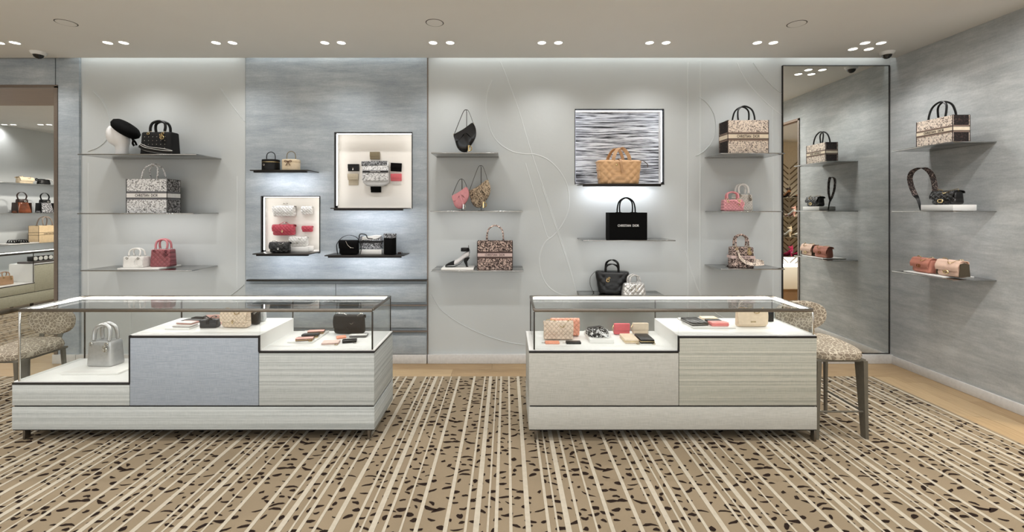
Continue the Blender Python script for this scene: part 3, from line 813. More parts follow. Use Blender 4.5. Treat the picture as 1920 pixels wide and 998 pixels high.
def chain_links(P, r=.0045, wire=.0014):
    """alternating links along a path"""
    P = [Vector(p) for p in P]; g = G(); acc = 0; last = P[0]; k = 0; step = r*1.55
    L = 0
    for a, b in zip(P, P[1:]):
        seg = (b-a).length; 
        while acc+seg >= step:
            q = (step-acc)/seg; p = a+(b-a)*q; tg = (b-a).normalized()
            qm = tg.to_track_quat('X', 'Z').to_matrix().to_4x4()
            M = Matrix.Translation(p) @ qm @ Matrix.Rotation(pi/2*(k % 2), 4, 'X')
            g.torus(r, wire, 8, 4, M @ Matrix.Diagonal((1, 1, .72, 1)))
            k += 1; a = p; seg = (b-a).length; acc = 0
        acc += seg
    return g
def clasp_cd(t, x, y, z, s, m, name='clasp'):
    g = G()
    g.torus(s, s*.2, 16, 6, T(x-s*.55, y, z), R(60), R(300)).torus(s, s*.2, 16, 6, T(x+s*.55, y, z), R(-105), R(105))
    g.box(x+s*.15, x+s*.5, y-s*.2, y+s*.2, z-s, z+s)
    return g.ob(name, m, t)
def flap_bag(t, w, h, d, m, chain=None, metal=M_GOLD, clasp=None, flap=.62, taper=.8, e=5, puff=0, cell=.05, sag=.035):
    pf = (lambda x, z: puff*abs(sin(pi*(x+z)/cell)*sin(pi*(x-z)/cell))**.5) if puff else None
    G().body(w, w*.97, h, d, d*taper, e, min(.02, d*.3), 48 if not puff else 96, 8 if not puff else 18, pf).ob('body', m, t)
    yf, yb = -d/2-.004, d*taper/2
    top = h+.003
    pts = smooth_path([(0, yb+.002, h*.82), (0, yb*.9, h*.97), (0, 0, top), (0, -d*taper/2*.85, h*.985), (0, -d*taper/2-.005, h*.86), (0, yf-(.002), h*(1-flap*.6)), (0, yf-.001, h*(1-flap))], 4)
    f = G().ribbon(pts, (1, 0, 0), lambda q: w*(.99-.05*max(0, q-.75)*4), .005).ob('flap', m, t)
    if chain:
        zt = top+.004
        P = smooth_path([(-w*.44, 0, zt-.01), (-w*.36, -.004, zt+.008), (-w*.1, -d*.2, zt-.002), (w*.12, -d*.45-.012, h-sag*.6), (w*.30, -d*.3, zt-.006), (w*.40, 0, zt+.008), (w*.44, .004, zt-.01)], 8)
        chain_links(P).ob('chain', chain, t)
    if clasp == 'cd': clasp_cd(t, 0, yf-.006, h*(1-flap)+.012, .013, metal)
    elif clasp == 'oval':
        g = G().torus(.017, .004, 18, 6, T(0, yf-.006, h*.28) @ Matrix.Diagonal((1.25, 1, .85, 1)))
        g.torus(.010, .003, 14, 6, T(-.008, yf-.008, h*.28), R(50), R(310)).torus(.010, .003, 14, 6, T(.008, yf-.008, h*.28), R(-110), R(110))
        g.ob('clasp', metal, t)
    elif clasp == 'drop':
        g = G().torus(.007, .002, 12, 6, T(0, yf-.006, h*(1-flap)+.004)).ball((0, yf-.006, h*(1-flap)-.008), (.005, .003, .006), 8)
        g.ob('clasp', metal, t)
    return f
def wallet(t, w, d, h, m, zip_=None, pull=None, flapm=None):
    """small leather good lying flat"""
    G().rbox(-w/2, w/2, -d/2, d/2, 0, h, min(.005, h*.45)).ob('body', m, t)
    if zip_: G().rbox(-w/2-.001, w/2+.001, -d/2-.0012, d/2+.001, h*.42, h*.58, .001).ob('zip', zip_, t)
    if pull: G().tube(smooth_path([(w*.44, -d/2, h*.5), (w*.5, -d/2-.012, .003), (w*.40, -d/2-.022, .003), (w*.30, -d/2-.012, .003), (w*.36, -d/2-.002, .004)], 4), .002, 6).ob('zip_pull', pull, t)
    if flapm: G().rbox(-w/2-.001, w/2+.001, -d/2-.001, d*.1, h-.001, h+.003, .0012).ob('flap', flapm, t)
SAD = [(410, 510), (425, 575), (440, 640), (458, 700), (490, 755), (540, 792), (590, 803), (640, 790), (668, 745), (700, 700), (760, 610), (793, 530), (799, 450), (785, 375), (762, 325), (735, 308), (680, 345), (620, 390), (560, 430), (490, 468)]
def saddle(t, k, m, metal, strapm, rise=.155, dcol=None, lift=.02, lean=0):
    """kidney-shaped saddle bag hanging by its strap from a slim stand; k scales the outline"""
    S = lambda x, z: ((x-610)/1723*k, (803-z)/1723*k+lift)
    out = [tuple(p)[:2] for p in [(q.x, q.z) for q in smooth_path([(S(*p)[0], 0, S(*p)[1]) for p in SAD], 3, True)]]
    G().pad(out, .048*k, .016*k, bulge=.012*k).ob('body', m, t)
    fl = [(412, 512), (428, 580), (446, 626), (492, 618), (545, 560), (590, 492), (612, 478), (640, 486), (690, 530), (745, 585), (790, 520), (800, 450), (786, 372), (738, 304), (680, 340), (620, 386), (560, 426), (490, 464)]
    fo = [(q.x, q.z) for q in smooth_path([(S(*p)[0], 0, S(*p)[1]) for p in fl], 2, True)]
    G().pad(fo, .010*k, .004*k, T(0, -.036*k, 0)).ob('flap', m, t)
    a, b, c = S(606, 484), S(668, 720), S(700, 690)
    G().ribbon([(a[0], -.042*k, a[1]), ((a[0]+b[0])/2, -.047*k, (a[1]+b[1])/2), (b[0]+.01*k, -.044*k, b[1])], (1, 0, .3), .026*k, .006).ob('tongue', m, t)
    dx, dz = S(690, 750)
    g = G().torus(.025*k, .006*k, 14, 6, T(dx-.004*k, -.052*k, dz), R(-95), R(95)).box(dx-.014*k, dx-.003*k, -.057*k, -.047*k, dz-.031*k, dz+.031*k)
    g.ob('clasp', metal, t)
    l, r = S(415, 500), S(750, 315); zt = r[1]+rise
    mid = S(625, 400)[0]
    P = smooth_path([(l[0], 0, l[1]), (l[0]+.012, 0, l[1]+.03), ((l[0]+mid)/2-.004, 0, (l[1]+zt)/2+.02), (mid-.025, 0, zt-.015), (mid, 0, zt), (mid+.022, 0, zt-.012), ((r[0]+mid)/2+.012, 0, (r[1]+zt)/2), (r[0], 0, r[1])], 5)
    st = G().ribbon(P, (0, 1, 0), .014*k, .004).ob('strap', strapm, t)
    G().torus(.007*k, .002*k, 12, 6, T(l[0], 0, l[1]+.004)).torus(.007*k, .002*k, 12, 6, T(r[0], 0, r[1]+.004)).ob('strap_ring', metal, st)
    return mid, zt
def bag_stand(label, X_, Y_, z, top, grp='bag stands on the saddle bag shelves'):
    t = thing('bag_stand', label, 'stand', (X_, Y_, z), 0, grp)
    G().lathe([(.001, 0), (.035, 0), (.035, .004), (.001, .005)], 20).ob('foot', M_BRONZE, t)
    G().tube([(0, 0, .004), (0, 0, top-z-.006)], .0035, 8).ob('post', M_BRONZE, t)
    G().tube(smooth_path([(0, 0, top-z-.008), (0, -.012, top-z-.006), (0, -.032, top-z-.007), (0, -.036, top-z+.002)], 4), .003, 6).ob('hook', M_BRONZE, t)
def plate(label, w, d, h, x, y, z, rz=0, grp='white display plates', m=M_PLATE):
    t = thing('display_plate', label, 'plate', (x, y, z), rz, grp)
    G().rbox(-w/2, w/2, -d/2, d/2, 0, h, .002).ob('slab', m, t)
    return z+h
def vanity(t, w, h, d, m, hm, metal=None, bow=None, rise=.08):
    zl = h*.74
    G().body(w, w, zl, d, d, 2.6, .004, 40, 3).ob('body', m, t)
    G().body(w*1.01, w*1.0, h-zl-.002, d*1.01, d, 2.6, .006, 40, 2, M=T(0, 0, zl+.002)).ob('lid', m, t)
    G().loft([ring(w*a, d*a, z, 40, 2.6) for a, z in ((.98, zl-.002), (1.018, zl-.001), (1.018, zl+.003), (.98, zl+.004))], False).ob('zip', metal or m, t)
    hd = G().tube(arch(w*.5, rise+.01, 0, h-.01, 0, 1.02), .0042, 8).ob('handle', hm, t)
    if bow:
        y = -d/2-.004; z = zl+.004
        g = G()
        for s in (-1, 1):
            g.ribbon(smooth_path([(0, y, z), (s*w*.15, y-.006, z+.010), (s*w*.22, y-.002, z+.001), (s*w*.12, y-.006, z-.006), (0, y-.002, z)], 4), (0, .3, 1), .007, .0015)
            g.ribbon(smooth_path([(0, y-.002, z), (s*w*.05, y-.005, z-.02), (s*w*.13, y-.004, z-.042)], 4), (1, 0, .2), .006, .0015)
        g.ball((0, y-.004, z), .005, 8)
        g.ob('bow', bow, t)
    else:
        G().torus(.007, .0018, 12, 5, T(-w*.25, -d*.42-.006, h*.5)).ball((-w*.25, -d*.42-.006, h*.42), .004, 8).ob('charm', M_SILVER, t)
def shoe(t, m_toe, m_up, m_strap, L=.2, mirrored=False):
    """pointed court shoe with an ankle strap; toe toward -x"""
    k = L/.2; mm = Matrix.Scale(-1, 4, (1, 0, 0)) if mirrored else None
    secs = [(-.10, .006, .004, .006), (-.092, .017, .009, .012), (-.075, .028, .014, .018), (-.05, .036, .020, .024), (-.02, .038, .026, .030), (.01, .034, .030, .042), (.035, .028, .030, .062), (.06, .026, .032, .084), (.085, .028, .034, .098), (.10, .022, .030, .104), (.106, .008, .02, .106)]
    rings = []
    for x, hw, hh, cz in secs:
        rings.append([(x*k, hw*cos(2*pi*i/16)*k, (cz+hh*sin(2*pi*i/16)*(1 if sin(2*pi*i/16) > 0 else .55))*k) for i in range(16)])
    G().loft(rings[:5], M=mm).ob('toe_cap', m_toe, t); G().loft(rings[4:], M=mm).ob('upper', m_up, t)
    G().ribbon(smooth_path([(-.10*k, 0, .002), (-.06*k, 0, .002), (-.02*k, 0, .004*k), (.03*k, 0, .03*k), (.06*k, 0, .062*k), (.10*k, 0, .082*k)], 4), (0, 1, 0), lambda q: (.06-.016*q)*k*(.35 if q < .04 else 1), .004, M=mm).ob('sole', m_strap, t)
    h = [ring(.05*k, .045*k, .078*k, 12, 3, .085*k), ring(.03*k, .03*k, .045*k, 12, 3, .072*k), ring(.016*k, .018*k, .012*k, 12, 3, .082*k), ring(.022*k, .02*k, 0, 12, 3, .086*k)]
    G().loft(h, M=mm).ob('heel', m_strap, t)
    g = G().loft([[(p[0]+.068*k, p[1], z) for p in ring(.072*k*a, .06*k*a, 0, 16, 2.4)] for z, a in ((.132*k, .95), (.134*k, 1), (.160*k, .96), (.162*k, .92))], M=mm)
    g.ob('ankle_strap', m_strap, t)
    G().ribbon(smooth_path([(.10*k, 0, .10*k), (.108*k, 0, .13*k), (.10*k, 0, .16*k), (.098*k, 0, .182*k)], 4), (0, 1, 0), .02*k, .003, M=mm).ob('heel_tab', m_strap, t)
def block(label, w, d, h, x, y, z, rz=0, grp='white display blocks'):
    t = thing('display_block', label, 'block', (x, y, z), rz, grp)
    G().rbox(-w/2, w/2, -d/2, d/2, 0, h, .003).ob('slab', M_PLATE, t)
    return z+h

# ------------------------------------------------------------------ materials of the goods
TO_BW = toile('toile_black_white', (26, 26, 28), (240, 240, 241), 20, .33)
TO_BR = toile('toile_brown', (44, 28, 26), (206, 182, 170), 22, .43)
TO_BE = toile('toile_beige_brown', (52, 38, 33), (232, 216, 200), 20, .33)
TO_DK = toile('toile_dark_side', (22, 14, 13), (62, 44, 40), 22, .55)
TO_CM = toile('toile_camouflage', (66, 52, 40), (196, 176, 150), 18, .38)
TO_GR = toile('toile_grey', (24, 24, 26), (176, 178, 182), 26, .42)
TO_STR = toile('toile_strap', (34, 26, 26), (150, 132, 124), 34, .55)
WHITE_F = mat('white_fabric', (238, 236, 234), .7)
GREY_B = mat('grey_woven_band', (112, 112, 116), .8)
BLUSH_B = mat('blush_woven_band', (214, 190, 184), .8)
CREAM_B = mat('cream_woven_band', (232, 216, 192), .8)
INK = mat('black_ink', (16, 15, 16), .7); BR_INK = mat('brown_ink', (42, 26, 24), .7)
WHITE_L = mat('white_leather', (232, 230, 226), .4, bump=(140, .15))
CREAM_L = mat('cream_leather', (226, 208, 178), .45, bump=(140, .15))
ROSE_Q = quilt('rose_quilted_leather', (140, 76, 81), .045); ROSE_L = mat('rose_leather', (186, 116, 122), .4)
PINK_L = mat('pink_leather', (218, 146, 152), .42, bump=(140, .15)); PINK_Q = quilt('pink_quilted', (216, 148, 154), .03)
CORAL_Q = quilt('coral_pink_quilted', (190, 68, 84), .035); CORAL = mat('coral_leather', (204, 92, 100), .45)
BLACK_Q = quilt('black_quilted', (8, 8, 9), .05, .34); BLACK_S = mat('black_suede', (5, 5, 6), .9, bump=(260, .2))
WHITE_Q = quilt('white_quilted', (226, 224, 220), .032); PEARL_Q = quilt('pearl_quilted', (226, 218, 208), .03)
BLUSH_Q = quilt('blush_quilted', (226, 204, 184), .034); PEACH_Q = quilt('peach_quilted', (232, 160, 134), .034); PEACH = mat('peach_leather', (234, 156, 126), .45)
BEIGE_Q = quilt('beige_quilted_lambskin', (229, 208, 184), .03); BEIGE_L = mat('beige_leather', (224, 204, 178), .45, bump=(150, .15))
CAMEL = mat('camel_lambskin', (206, 164, 120), .42, bump=(120, .2)); CAMEL_D = mat('camel_strap', (182, 142, 102), .45)
TAUPE_L = mat('olive_leather', (126, 114, 88), .5); STONE_L = mat('stone_leather', (184, 172, 150), .5)
BROWN_L = mat('brown_shiny_leather', (110, 54, 24), .25, var=(9, .5)); DKBROWN = mat('dark_brown_leather', (44, 28, 22), .4)
SILVER_L = mat('silver_grained_leather', (190, 190, 190), .30, .75, bump=(120, .2))
SILVERQ = quilt('silver_quilted', (222, 220, 218), .05, .28); MATS['silver_quilted'].node_tree.nodes['Principled BSDF'].inputs['Metallic'].default_value = .55
TAN_L = mat('tan_leather', (178, 140, 108), .5); CREAM_C = mat('cream_canvas', (226, 200, 160), .75, bump=(200, .2))
PINKW = mat('dusty_pink_leather', (222, 172, 160), .5); BURG = mat('burgundy_leather', (92, 34, 38), .45); BROWNW = mat('brown_wallet_leather', (96, 60, 48), .45)
SAGEW = mat('beige_grained_wallet', (204, 188, 166), .55); PINK_F = mat('soft_pink_leather', (240, 150, 144), .45)
OLIVE_D = mat('dark_olive_suede', (72, 64, 50), .9)
E_ = .0006                                          # a hair above the shelf

# ------------------------------------------------------------------ left plaster bay
Y = 4.45
xh = px(229, Y)
t = thing('mannequin_head', 'white faceless mannequin head on the upper left shelf', 'mannequin', (xh, Y, zS1+E_))
sec = [(0, 345, 530, .10), (.01, 346, 529, .10), (.059, 346, 528, .10), (.094, 332, 530, .10), (.108, 296, 533, .108), (.118, 262, 536, .118), (.135, 226, 540, .128), (.165, 205, 545, .142), (.2, 193, 541, .15), (.236, 192, 522, .148), (.27, 210, 484, .13), (.295, 242, 436, .10), (.312, 290, 390, .06), (.318, 325, 355, .02)]
rings = []
for z, a, b, dd in sec:
    rings.append(ring((b-a)/1696, dd, z, 28, 2.2, ((a+b)/2-435)/1696))
G().loft(rings).ob('head', mat('mannequin_white', (247, 247, 247), .35, var=(3, .01)), t)
t = thing('beret', 'black beret tilted back on the white mannequin head', 'hat', (xh+.022, Y, zS1+.252), 0)
M = Matrix.Rotation(R(38), 4, 'Y')
G().lathe([(.001, -.018), (.08, -.022), (.122, -.012), (.139, .014), (.136, .044), (.108, .068), (.05, .080), (.001, .082)], 40, M, 1, .82).ob('crown', M_BLACKM, t, sharp=120)
G().tube([(.0, 0, .078), (.002, 0, .092)], .003, 6, False, M).ob('stem', M_BLACKM, t)
g = G()
g.ribbon(smooth_path([(.10, -.02, -.085), (.115, -.03, -.10), (.11, -.03, -.13), (.125, -.03, -.155)], 4), (1, 0, .3), .022, .002)
g.ribbon(smooth_path([(.10, -.02, -.085), (.085, .03, -.11), (.09, .04, -.14)], 4), (1, 0, .3), .02, .002)
g.ob('ribbon', M_BLACKM, t)

t = thing('handbag', 'large black studded handbag with silver charm beside the mannequin head', 'handbag', (px(292, 4.37), 4.43, zS1+E_), R(-3))
lady(t, .335, .226, .13, BLACK_S, M_BLACK, M_GOLD, .15, .105, .012, .31)
g = G()
for r_ in range(4):
    for c in range(6): g.ball((-.11+c*.042, -.067+.0018*r_, .065+r_*.038), (.004, .003, .004), 6)
g.ob('studs', M_SILVER, t)
sp = smooth_path([(-.15, -.075, .10), (-.05, -.085, .062), (.04, -.088, .050), (.12, -.09, .04), (.185, -.08, .024), (.188, -.095, .018), (.11, -.105, .022), (.02, -.10, .036), (-.08, -.09, .055), (-.15, -.08, .088)], 5)
s_ = G().ribbon(sp, (0, .25, 1), .03, .003).ob('strap', M_BLACK, t)
g = G()
for off in (.0155, -.0155): g.tube([(p.x, p.y-.002, max(.0035, p.z+off)) for p in sp], .0022, 6)
g.ob('strap_piping', WHITE_L, s_)

t = thing('tote_bag', 'white and black patterned tote with white lettered band on the left wall', 'tote bag', (px(275, 4.36), 4.45, zS2+E_), 0, 'lettered fabric tote bags')
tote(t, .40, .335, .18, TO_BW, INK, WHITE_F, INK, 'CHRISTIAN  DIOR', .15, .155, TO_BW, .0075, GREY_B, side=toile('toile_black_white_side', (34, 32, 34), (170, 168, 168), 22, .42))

zp = plate('white plate under the white mini bag and the rose handbag', .405, .30, .015, -3.59, 4.46, zS3+E_)
t = thing('handbag', 'small white low handbag with looped strap on a white plate', 'handbag', (px(249, 4.36), 4.41, zp+E_), R(-4))
lady(t, .215, .105, .11, WHITE_L, WHITE_L, M_SILVER, .115, .068, .007, .215, charm=False)
G().ribbon(smooth_path([(.06, -.062, .10), (.035, -.066, .06), (.07, -.068, .02), (.12, -.066, .03), (.118, -.064, .07), (.10, -.062, .095)], 5), (0, 1, .4), .012, .003).ob('strap', WHITE_L, t)
t = thing('handbag', 'rose quilted handbag with two stiff handles beside the small white bag', 'handbag', (px(295, 4.38), 4.46, zp+E_), R(2))
lady(t, .20, .17, .11, ROSE_Q, ROSE_L, mat('rose_hardware', (120, 70, 74), .3, .6), .11, .09, .010, .185)

# ------------------------------------------------------------------ blue panel
t = thing('vanity_case', 'round black vanity case on the short dark shelf', 'vanity case', (px(508, 4.50), 4.50, zD1+E_))
vanity(t, .168, .112, .12, M_BLACK, M_BLACK, M_GOLD, None, .078)
t = thing('vanity_case', 'round cream vanity case with a brown bow', 'vanity case', (px(546, 4.50), 4.50, zD1+E_))
vanity(t, .170, .112, .12, CREAM_L, mat('olive_handle', (120, 112, 86), .5), CREAM_L, mat('brown_cord', (92, 62, 40), .6), .085)

YN = YD+.11                                          # back of the two white niches
def pegged(bx, top, y0=YN, w=.012):
    """small peg let into the niche back that carries a hung bag"""
    G().rbox(bx-w, bx+w, y0-.05, y0+.002, top-.006, top+.006, .002).ob('peg', M_SILVER, wall_back)
def hung(name, label, cat, x, ybot, w, h, d, fm, metal, clasp, strapm, top=None, puffm=None, grp=None):
    s = F/(YN-d/2)
    z = EYE-(ybot-CY)/s; bx = px(x, YN-d/2)
    t = thing(name, label, cat, (bx, YN-d/2-.003, z), 0, grp)
    flap_bag(t, w, h, d, fm, None, metal, clasp, .6, .9)
    if top:
        zt = (EYE-(top-CY)/s)-z
        G().tube(smooth_path([(-w*.3, 0, h), (-w*.1, -.002, h+(zt-h)*.6), (0, -.004, zt), (w*.1, -.002, h+(zt-h)*.6), (w*.3, 0, h)], 4), .003, 6).ob('strap', strapm, t)
        pegged(bx, z+zt-.008)
    else: G().rbox(bx-.01, bx+.01, YN-.02, YN+.002, z+h*.4, z+h*.6, .002).ob('peg', M_SILVER, wall_back)
    return t
hung('shoulder_bag', 'white quilted roll bag hung at the top of the small niche', 'shoulder bag', 534, 406.5, .225, .112, .08, WHITE_Q, M_SILVER, 'drop', WHITE_L, 380.5)
hung('shoulder_bag', 'coral pink quilted roll bag hung in the middle of the small niche', 'shoulder bag', 533.5, 441.5, .225, .112, .08, CORAL_Q, M_GOLD, 'drop', CORAL, 416)
hung('mini_pouch', 'tiny white pouch hung right of the white roll bag', 'pouch', 576.5, 402.5, .115, .085, .04, WHITE_Q, M_SILVER, None, WHITE_L)
hung('mini_pouch', 'tiny coral pink pouch hung right of the coral roll bag', 'pouch', 577, 435, .108, .06, .04, CORAL_Q, M_GOLD, None, CORAL)
zb = block('white block under the white quilted bag in the small niche', .235, .13, .052, px(561, 4.62), 4.64, zD2+E_)
t = thing('shoulder_bag', 'white quilted flap bag standing on a block in the small niche', 'shoulder bag', (px(556.5, 4.58), 4.63, zb+E_)); flap_bag(t, .185, .098, .07, WHITE_Q, M_SILVER, M_SILVER, 'drop', .6)
t = thing('shoulder_bag', 'black quilted flap bag at the bottom left of the small niche', 'shoulder bag', (px(521.5, 4.46), 4.505, zD2+E_), R(4)); flap_bag(t, .19, .105, .09, BLACK_Q, M_SILVER, M_SILVER, 'drop', .6)

def pinned(label, cx, y0, y1, w, m, d=.022, tilt=0, name='wallet', cat='wallet', extra=None):
    s = F/(YN-d); h = (y1-y0)/s; z = EYE-(y1-CY)/s; bx = px(cx, YN-d)
    t = thing(name, label, cat, (bx, YN, z), 0, 'small leather goods pinned in the square niche')
    Mt = T(0, 0, h/2, ry=R(tilt)) @ T(0, 0, -h/2)
    G().rbox(-w/2, w/2, -d, -.001, 0, h, .004, M=Mt).ob('body', m, t)
    G().rbox(-w/2-.001, w/2+.001, -d-.003, -d*.5, h*.36, h+.001, .0015, M=Mt).ob('flap', m, t)
    if extra: extra(t, w, h, d)
    return t
pinned('olive card wallet pinned at the top of the square niche', 702.5, 285, 299, .103, TAUPE_L)
def strapbit(t, w, h, d): G().rbox(-.008, .002, -d-.006, -d, .01, h*.5, .001).ob('clasp', M_SILVER, t)
pinned('black wallet with silver tab pinned at the left of the square niche', 662.5, 308, 321, .118, M_BLACK, extra=strapbit)
def under(t, w, h, d):
    G().rbox(-w*.45, w*.48, -.006, -.001, -.055, .003, .001).ob('card_tongue', STONE_L, t)
pinned('beige grained wallet pinned below the left black wallet', 661.5, 326, 337.5, .112, STONE_L, extra=under)
pinned('black wallet pinned at the right of the square niche, tilted', 742.5, 306, 321.5, .115, M_BLACKM, tilt=3)
def under2(t, w, h, d): G().rbox(-w*.42, w*.48, -.006, -.001, -.036, .003, .001).ob('card_tongue', WHITE_L, t)
pinned('coral pink wallet pinned below the right black wallet', 742.5, 326, 339.5, .115, CORAL, extra=under2)
pinned('black wallet pinned at the bottom of the square niche', 704.5, 347.6, 361, .108, M_BLACKM)
s = F/(YN-.05); z = EYE-(350-CY)/s; bx = px(704.5, YN-.04)
t = thing('pouch', 'black and white patterned pouch with lettered band in the middle of the square niche', 'pouch', (bx, YN-.026, z))
fo = [(-.138, .045), (-.10, .012), (-.05, .002), (.05, .002), (.10, .010), (.136, .04), (.138, .15), (.130, .26), (-.138, .262), (-.14, .15)]
G().pad([(a, b) for a, b in fo], .046, .014).ob('body', mat('grey_lining', (196, 196, 196), .6), t)
G().rbox(-.139, .137, -.032, -.022, .062, .265, .004).ob('front_panel', TO_BW, t)
G().rbox(-.135, .138, -.036, -.030, .145, .172, .002).ob('band', GREY_B, t)
G().rbox(-.135, .138, -.037, -.031, .152, .165, .001).ob('band_label', INK, t)
lettering('CHRISTIAN  DIOR', .11, .009, WHITE_F, t, (0, -.0375, .1585))
G().rbox(-.142, .132, -.036, -.02, .222, .27, .004, M=T(0, 0, 0, ry=R(-1.2))).ob('zip_top', TO_GR, t)

# shelf D4
t = thing('shoulder_bag', 'black box bag with an arched strap on the dark shelf', 'shoulder bag', (px(652.5, 4.44), 4.475, zD4+E_))
flap_bag(t, .19, .142, .07, M_BLACKM, None, M_SILVER, None, .55, .95)
G().ribbon(smooth_path([(-.118, .0, .003), (-.125, .0, .06), (-.122, 0, .11), (-.07, 0, .172), (0, 0, .196), (.07, 0, .176), (.105, 0, .13), (.125, -.01, .07), (.118, -.02, .003)], 5), (0, 1, 0), .016, .004).ob('strap', M_BLACK, t)
G().tube(smooth_path([(-.02, -.042, .138), (0, -.046, .10), (.03, -.046, .075), (.06, -.046, .07)], 4), .0022, 6).ball((.03, -.048, .072), .005, 8).ob('chain', M_SILVER, t)
zb = block('white block under the patterned pouch on the dark shelf', .225, .12, .046, px(694.5, 4.50), 4.56, zD4+E_)
t = thing('pouch', 'black and white patterned rounded pouch lying on a white block', 'pouch', (px(693.5, 4.53), 4.575, zb+E_))
G().body(.235, .225, .135, .09, .05, 4.5, .012, 40, 6).ob('body', TO_GR, t)
rect_band(.228, .078, .066, .088, .003).ob('band', INK, t)
G().pad([(-.09, .092), (-.05, .098), (.0, .092), (.06, .105), (.105, .125), (.108, .142), (.05, .146), (-.02, .135), (-.085, .13)], .066, .01).ob('flap', WHITE_L, t)
G().tube(smooth_path([(-.12, -.02, .10), (-.10, -.045, .155), (-.04, -.05, .15), (-.02, -.052, .115), (.03, -.052, .108)], 5), .005, 6).ob('strap', M_BLACK, t)
t = thing('phone_pouch', 'tall narrow black and grey pouch at the right end of the dark shelf', 'pouch', (px(731, 4.46), 4.47, zD4+E_), R(-28))
G().rbox(-.055, .055, -.034, .034, 0, .205, .008).ob('body', M_BLACKM, t)
G().rbox(-.0575, -.0545, -.033, .033, .002, .208, .001).ob('side_panel', mat('grey_suede', (120, 118, 116), .8), t)
G().rbox(-.056, .056, -.035, .035, .165, .213, .006).ob('top_band', TO_GR, t)
t = thing('key_clip', 'small dark clip lying right of the tall black pouch', 'clip', (px(748, 4.5), 4.53, zD4+E_))
G().rbox(-.016, .016, -.012, .012, 0, .02, .005).ob('body', DKBROWN, t); G().torus(.009, .002, 12, 5, T(.02, 0, .011)).ob('loop', M_BRONZE, t)

# ------------------------------------------------------------------ middle plaster bay
Y = 4.45
def put_saddle(label, sl, pxm, z, k, m, metal, strapm, rise, lift):
    Y = 4.45+(.05 if pxm > 890 else -.03 if pxm < 868 else 0)
    t = thing('saddle_bag', label, 'handbag', (px(pxm, Y), Y, z+E_), 0, 'saddle-shaped bags hung on stands')
    mid, zt = saddle(t, k, m, metal, strapm, rise, None, lift)
    bag_stand(sl, px(pxm, Y)+mid, Y+.052, z+E_, z+zt)
put_saddle('glossy black saddle-shaped bag with a gold letter clasp', 'slim stand holding the black saddle-shaped bag', 872.5, zE1, 1.0, mat('black_calf', (9, 9, 11), .24), M_GOLD, M_BLACK, .143, .02)
put_saddle('pink saddle-shaped bag, smaller than its neighbour', 'slim stand holding the pink saddle-shaped bag', 864, zE2, .76, PINK_L, M_SILVER, M_BLACK, .085, .018)
put_saddle('brown and cream printed saddle-shaped bag with thin strap', 'slim stand holding the printed saddle-shaped bag', 900, zE2, .97, TO_CM, M_GOLD, DKBROWN, .155, .03)
zp = plate('white plate under the black heeled shoe', .315, .22, .02, px(858.5, 4.36), 4.42, zE3+E_)
t = thing('heeled_shoe', 'black heeled shoe with ankle strap on a white plate', 'shoe', (px(856.5, 4.40), 4.42, zp+E_))
shoe(t, BLACK_S, mat('grey_satin', (206, 204, 204), .4), M_BLACK, .235)
t = thing('tote_bag', 'brown and blush patterned tote beside the black shoe', 'tote bag', (px(928, 4.38), 4.46, zE3+E_), 0, 'lettered fabric tote bags')
tote(t, .347, .277, .16, TO_BR, BR_INK, BLUSH_B, BR_INK, 'CHRISTIAN  DIOR', .16, .155, TO_BR, .0075, mat('brown_woven_band', (86, 66, 62), .8))

# lit niche with the camel tote
t = thing('quilted_tote', 'camel quilted tote in front of brush-striped niche panel', 'tote bag', (px(1163.5, 4.53), 4.62, zF1+E_))
cell = .075
pf = lambda x, z: .011*abs(sin(pi*(x/cell+z/.08))*sin(pi*(x/cell-z/.08)))**.55*(1 if z < .235 else .2)
G().body(.40, .455, .25, .17, .16, 4.5, .018, 140, 26, pf).ob('body', CAMEL, t)
for z in (.065, .15, .232): G().loft([ring((.40+.055*z/.25)*k_, (.17-.01*z/.25)*k_, z+dz, 80, 4.5) for dz, k_ in ((-.004, 1.0), (-.002, 1.04), (.002, 1.04), (.004, 1.0))], False).ob('seam_band', CAMEL, t)
for s_ in (-1, 1):
    P = smooth_path([(-.085, s_*.07, .235), (-.075, s_*.066, .29), (-.04, s_*.04, .355), (0, s_*.03, .375), (.04, s_*.04, .355), (.075, s_*.066, .29), (.085, s_*.07, .235)], 5)
    G().ribbon([(p.x-.015*s_, p.y, p.z) for p in P], (1, .5*s_, 0), .036, .007).ob('handle', CAMEL_D, t)
G().ribbon(smooth_path([(-.01, -.02, .255), (0, -.075, .258), (.003, -.098, .22), (.012, -.102, .16), (.02, -.100, .11)], 4), (1, 0, 0), .022, .004).ob('tie_strap', CAMEL_D, t)
G().ball((-.04, -.1, .195), (.012, .006, .012), 10).ob('charm', M_GOLD, t)
G().ribbon(smooth_path([(.21, 0, .248), (.25, 0, .25), (.29, -.005, .225), (.305, -.005, .205)], 4), (0, 1, 0), .016, .004).tube([(.305, -.005, .205), (.305, -.005, .175)], .004, 6).ob('zip_tail', mat('brown_tab', (84, 66, 56), .5), t)
G().ribbon([(-.21, 0, .246), (-.245, 0, .235)], (0, 1, 0), .02, .005).ob('zip_tail', WHITE_L, t)

t = thing('tote_bag', 'plain black tote with white lettering on the middle shelf', 'tote bag', (px(1178, 4.37), 4.45, zF2+E_), 0, 'lettered fabric tote bags')
tote(t, .374, .268, .16, M_BLACKM, M_BLACKM, M_BLACKM, WHITE_F, 'CHRISTIAN  DIOR', .15, .148, M_BLACKM, .007, plain=True)

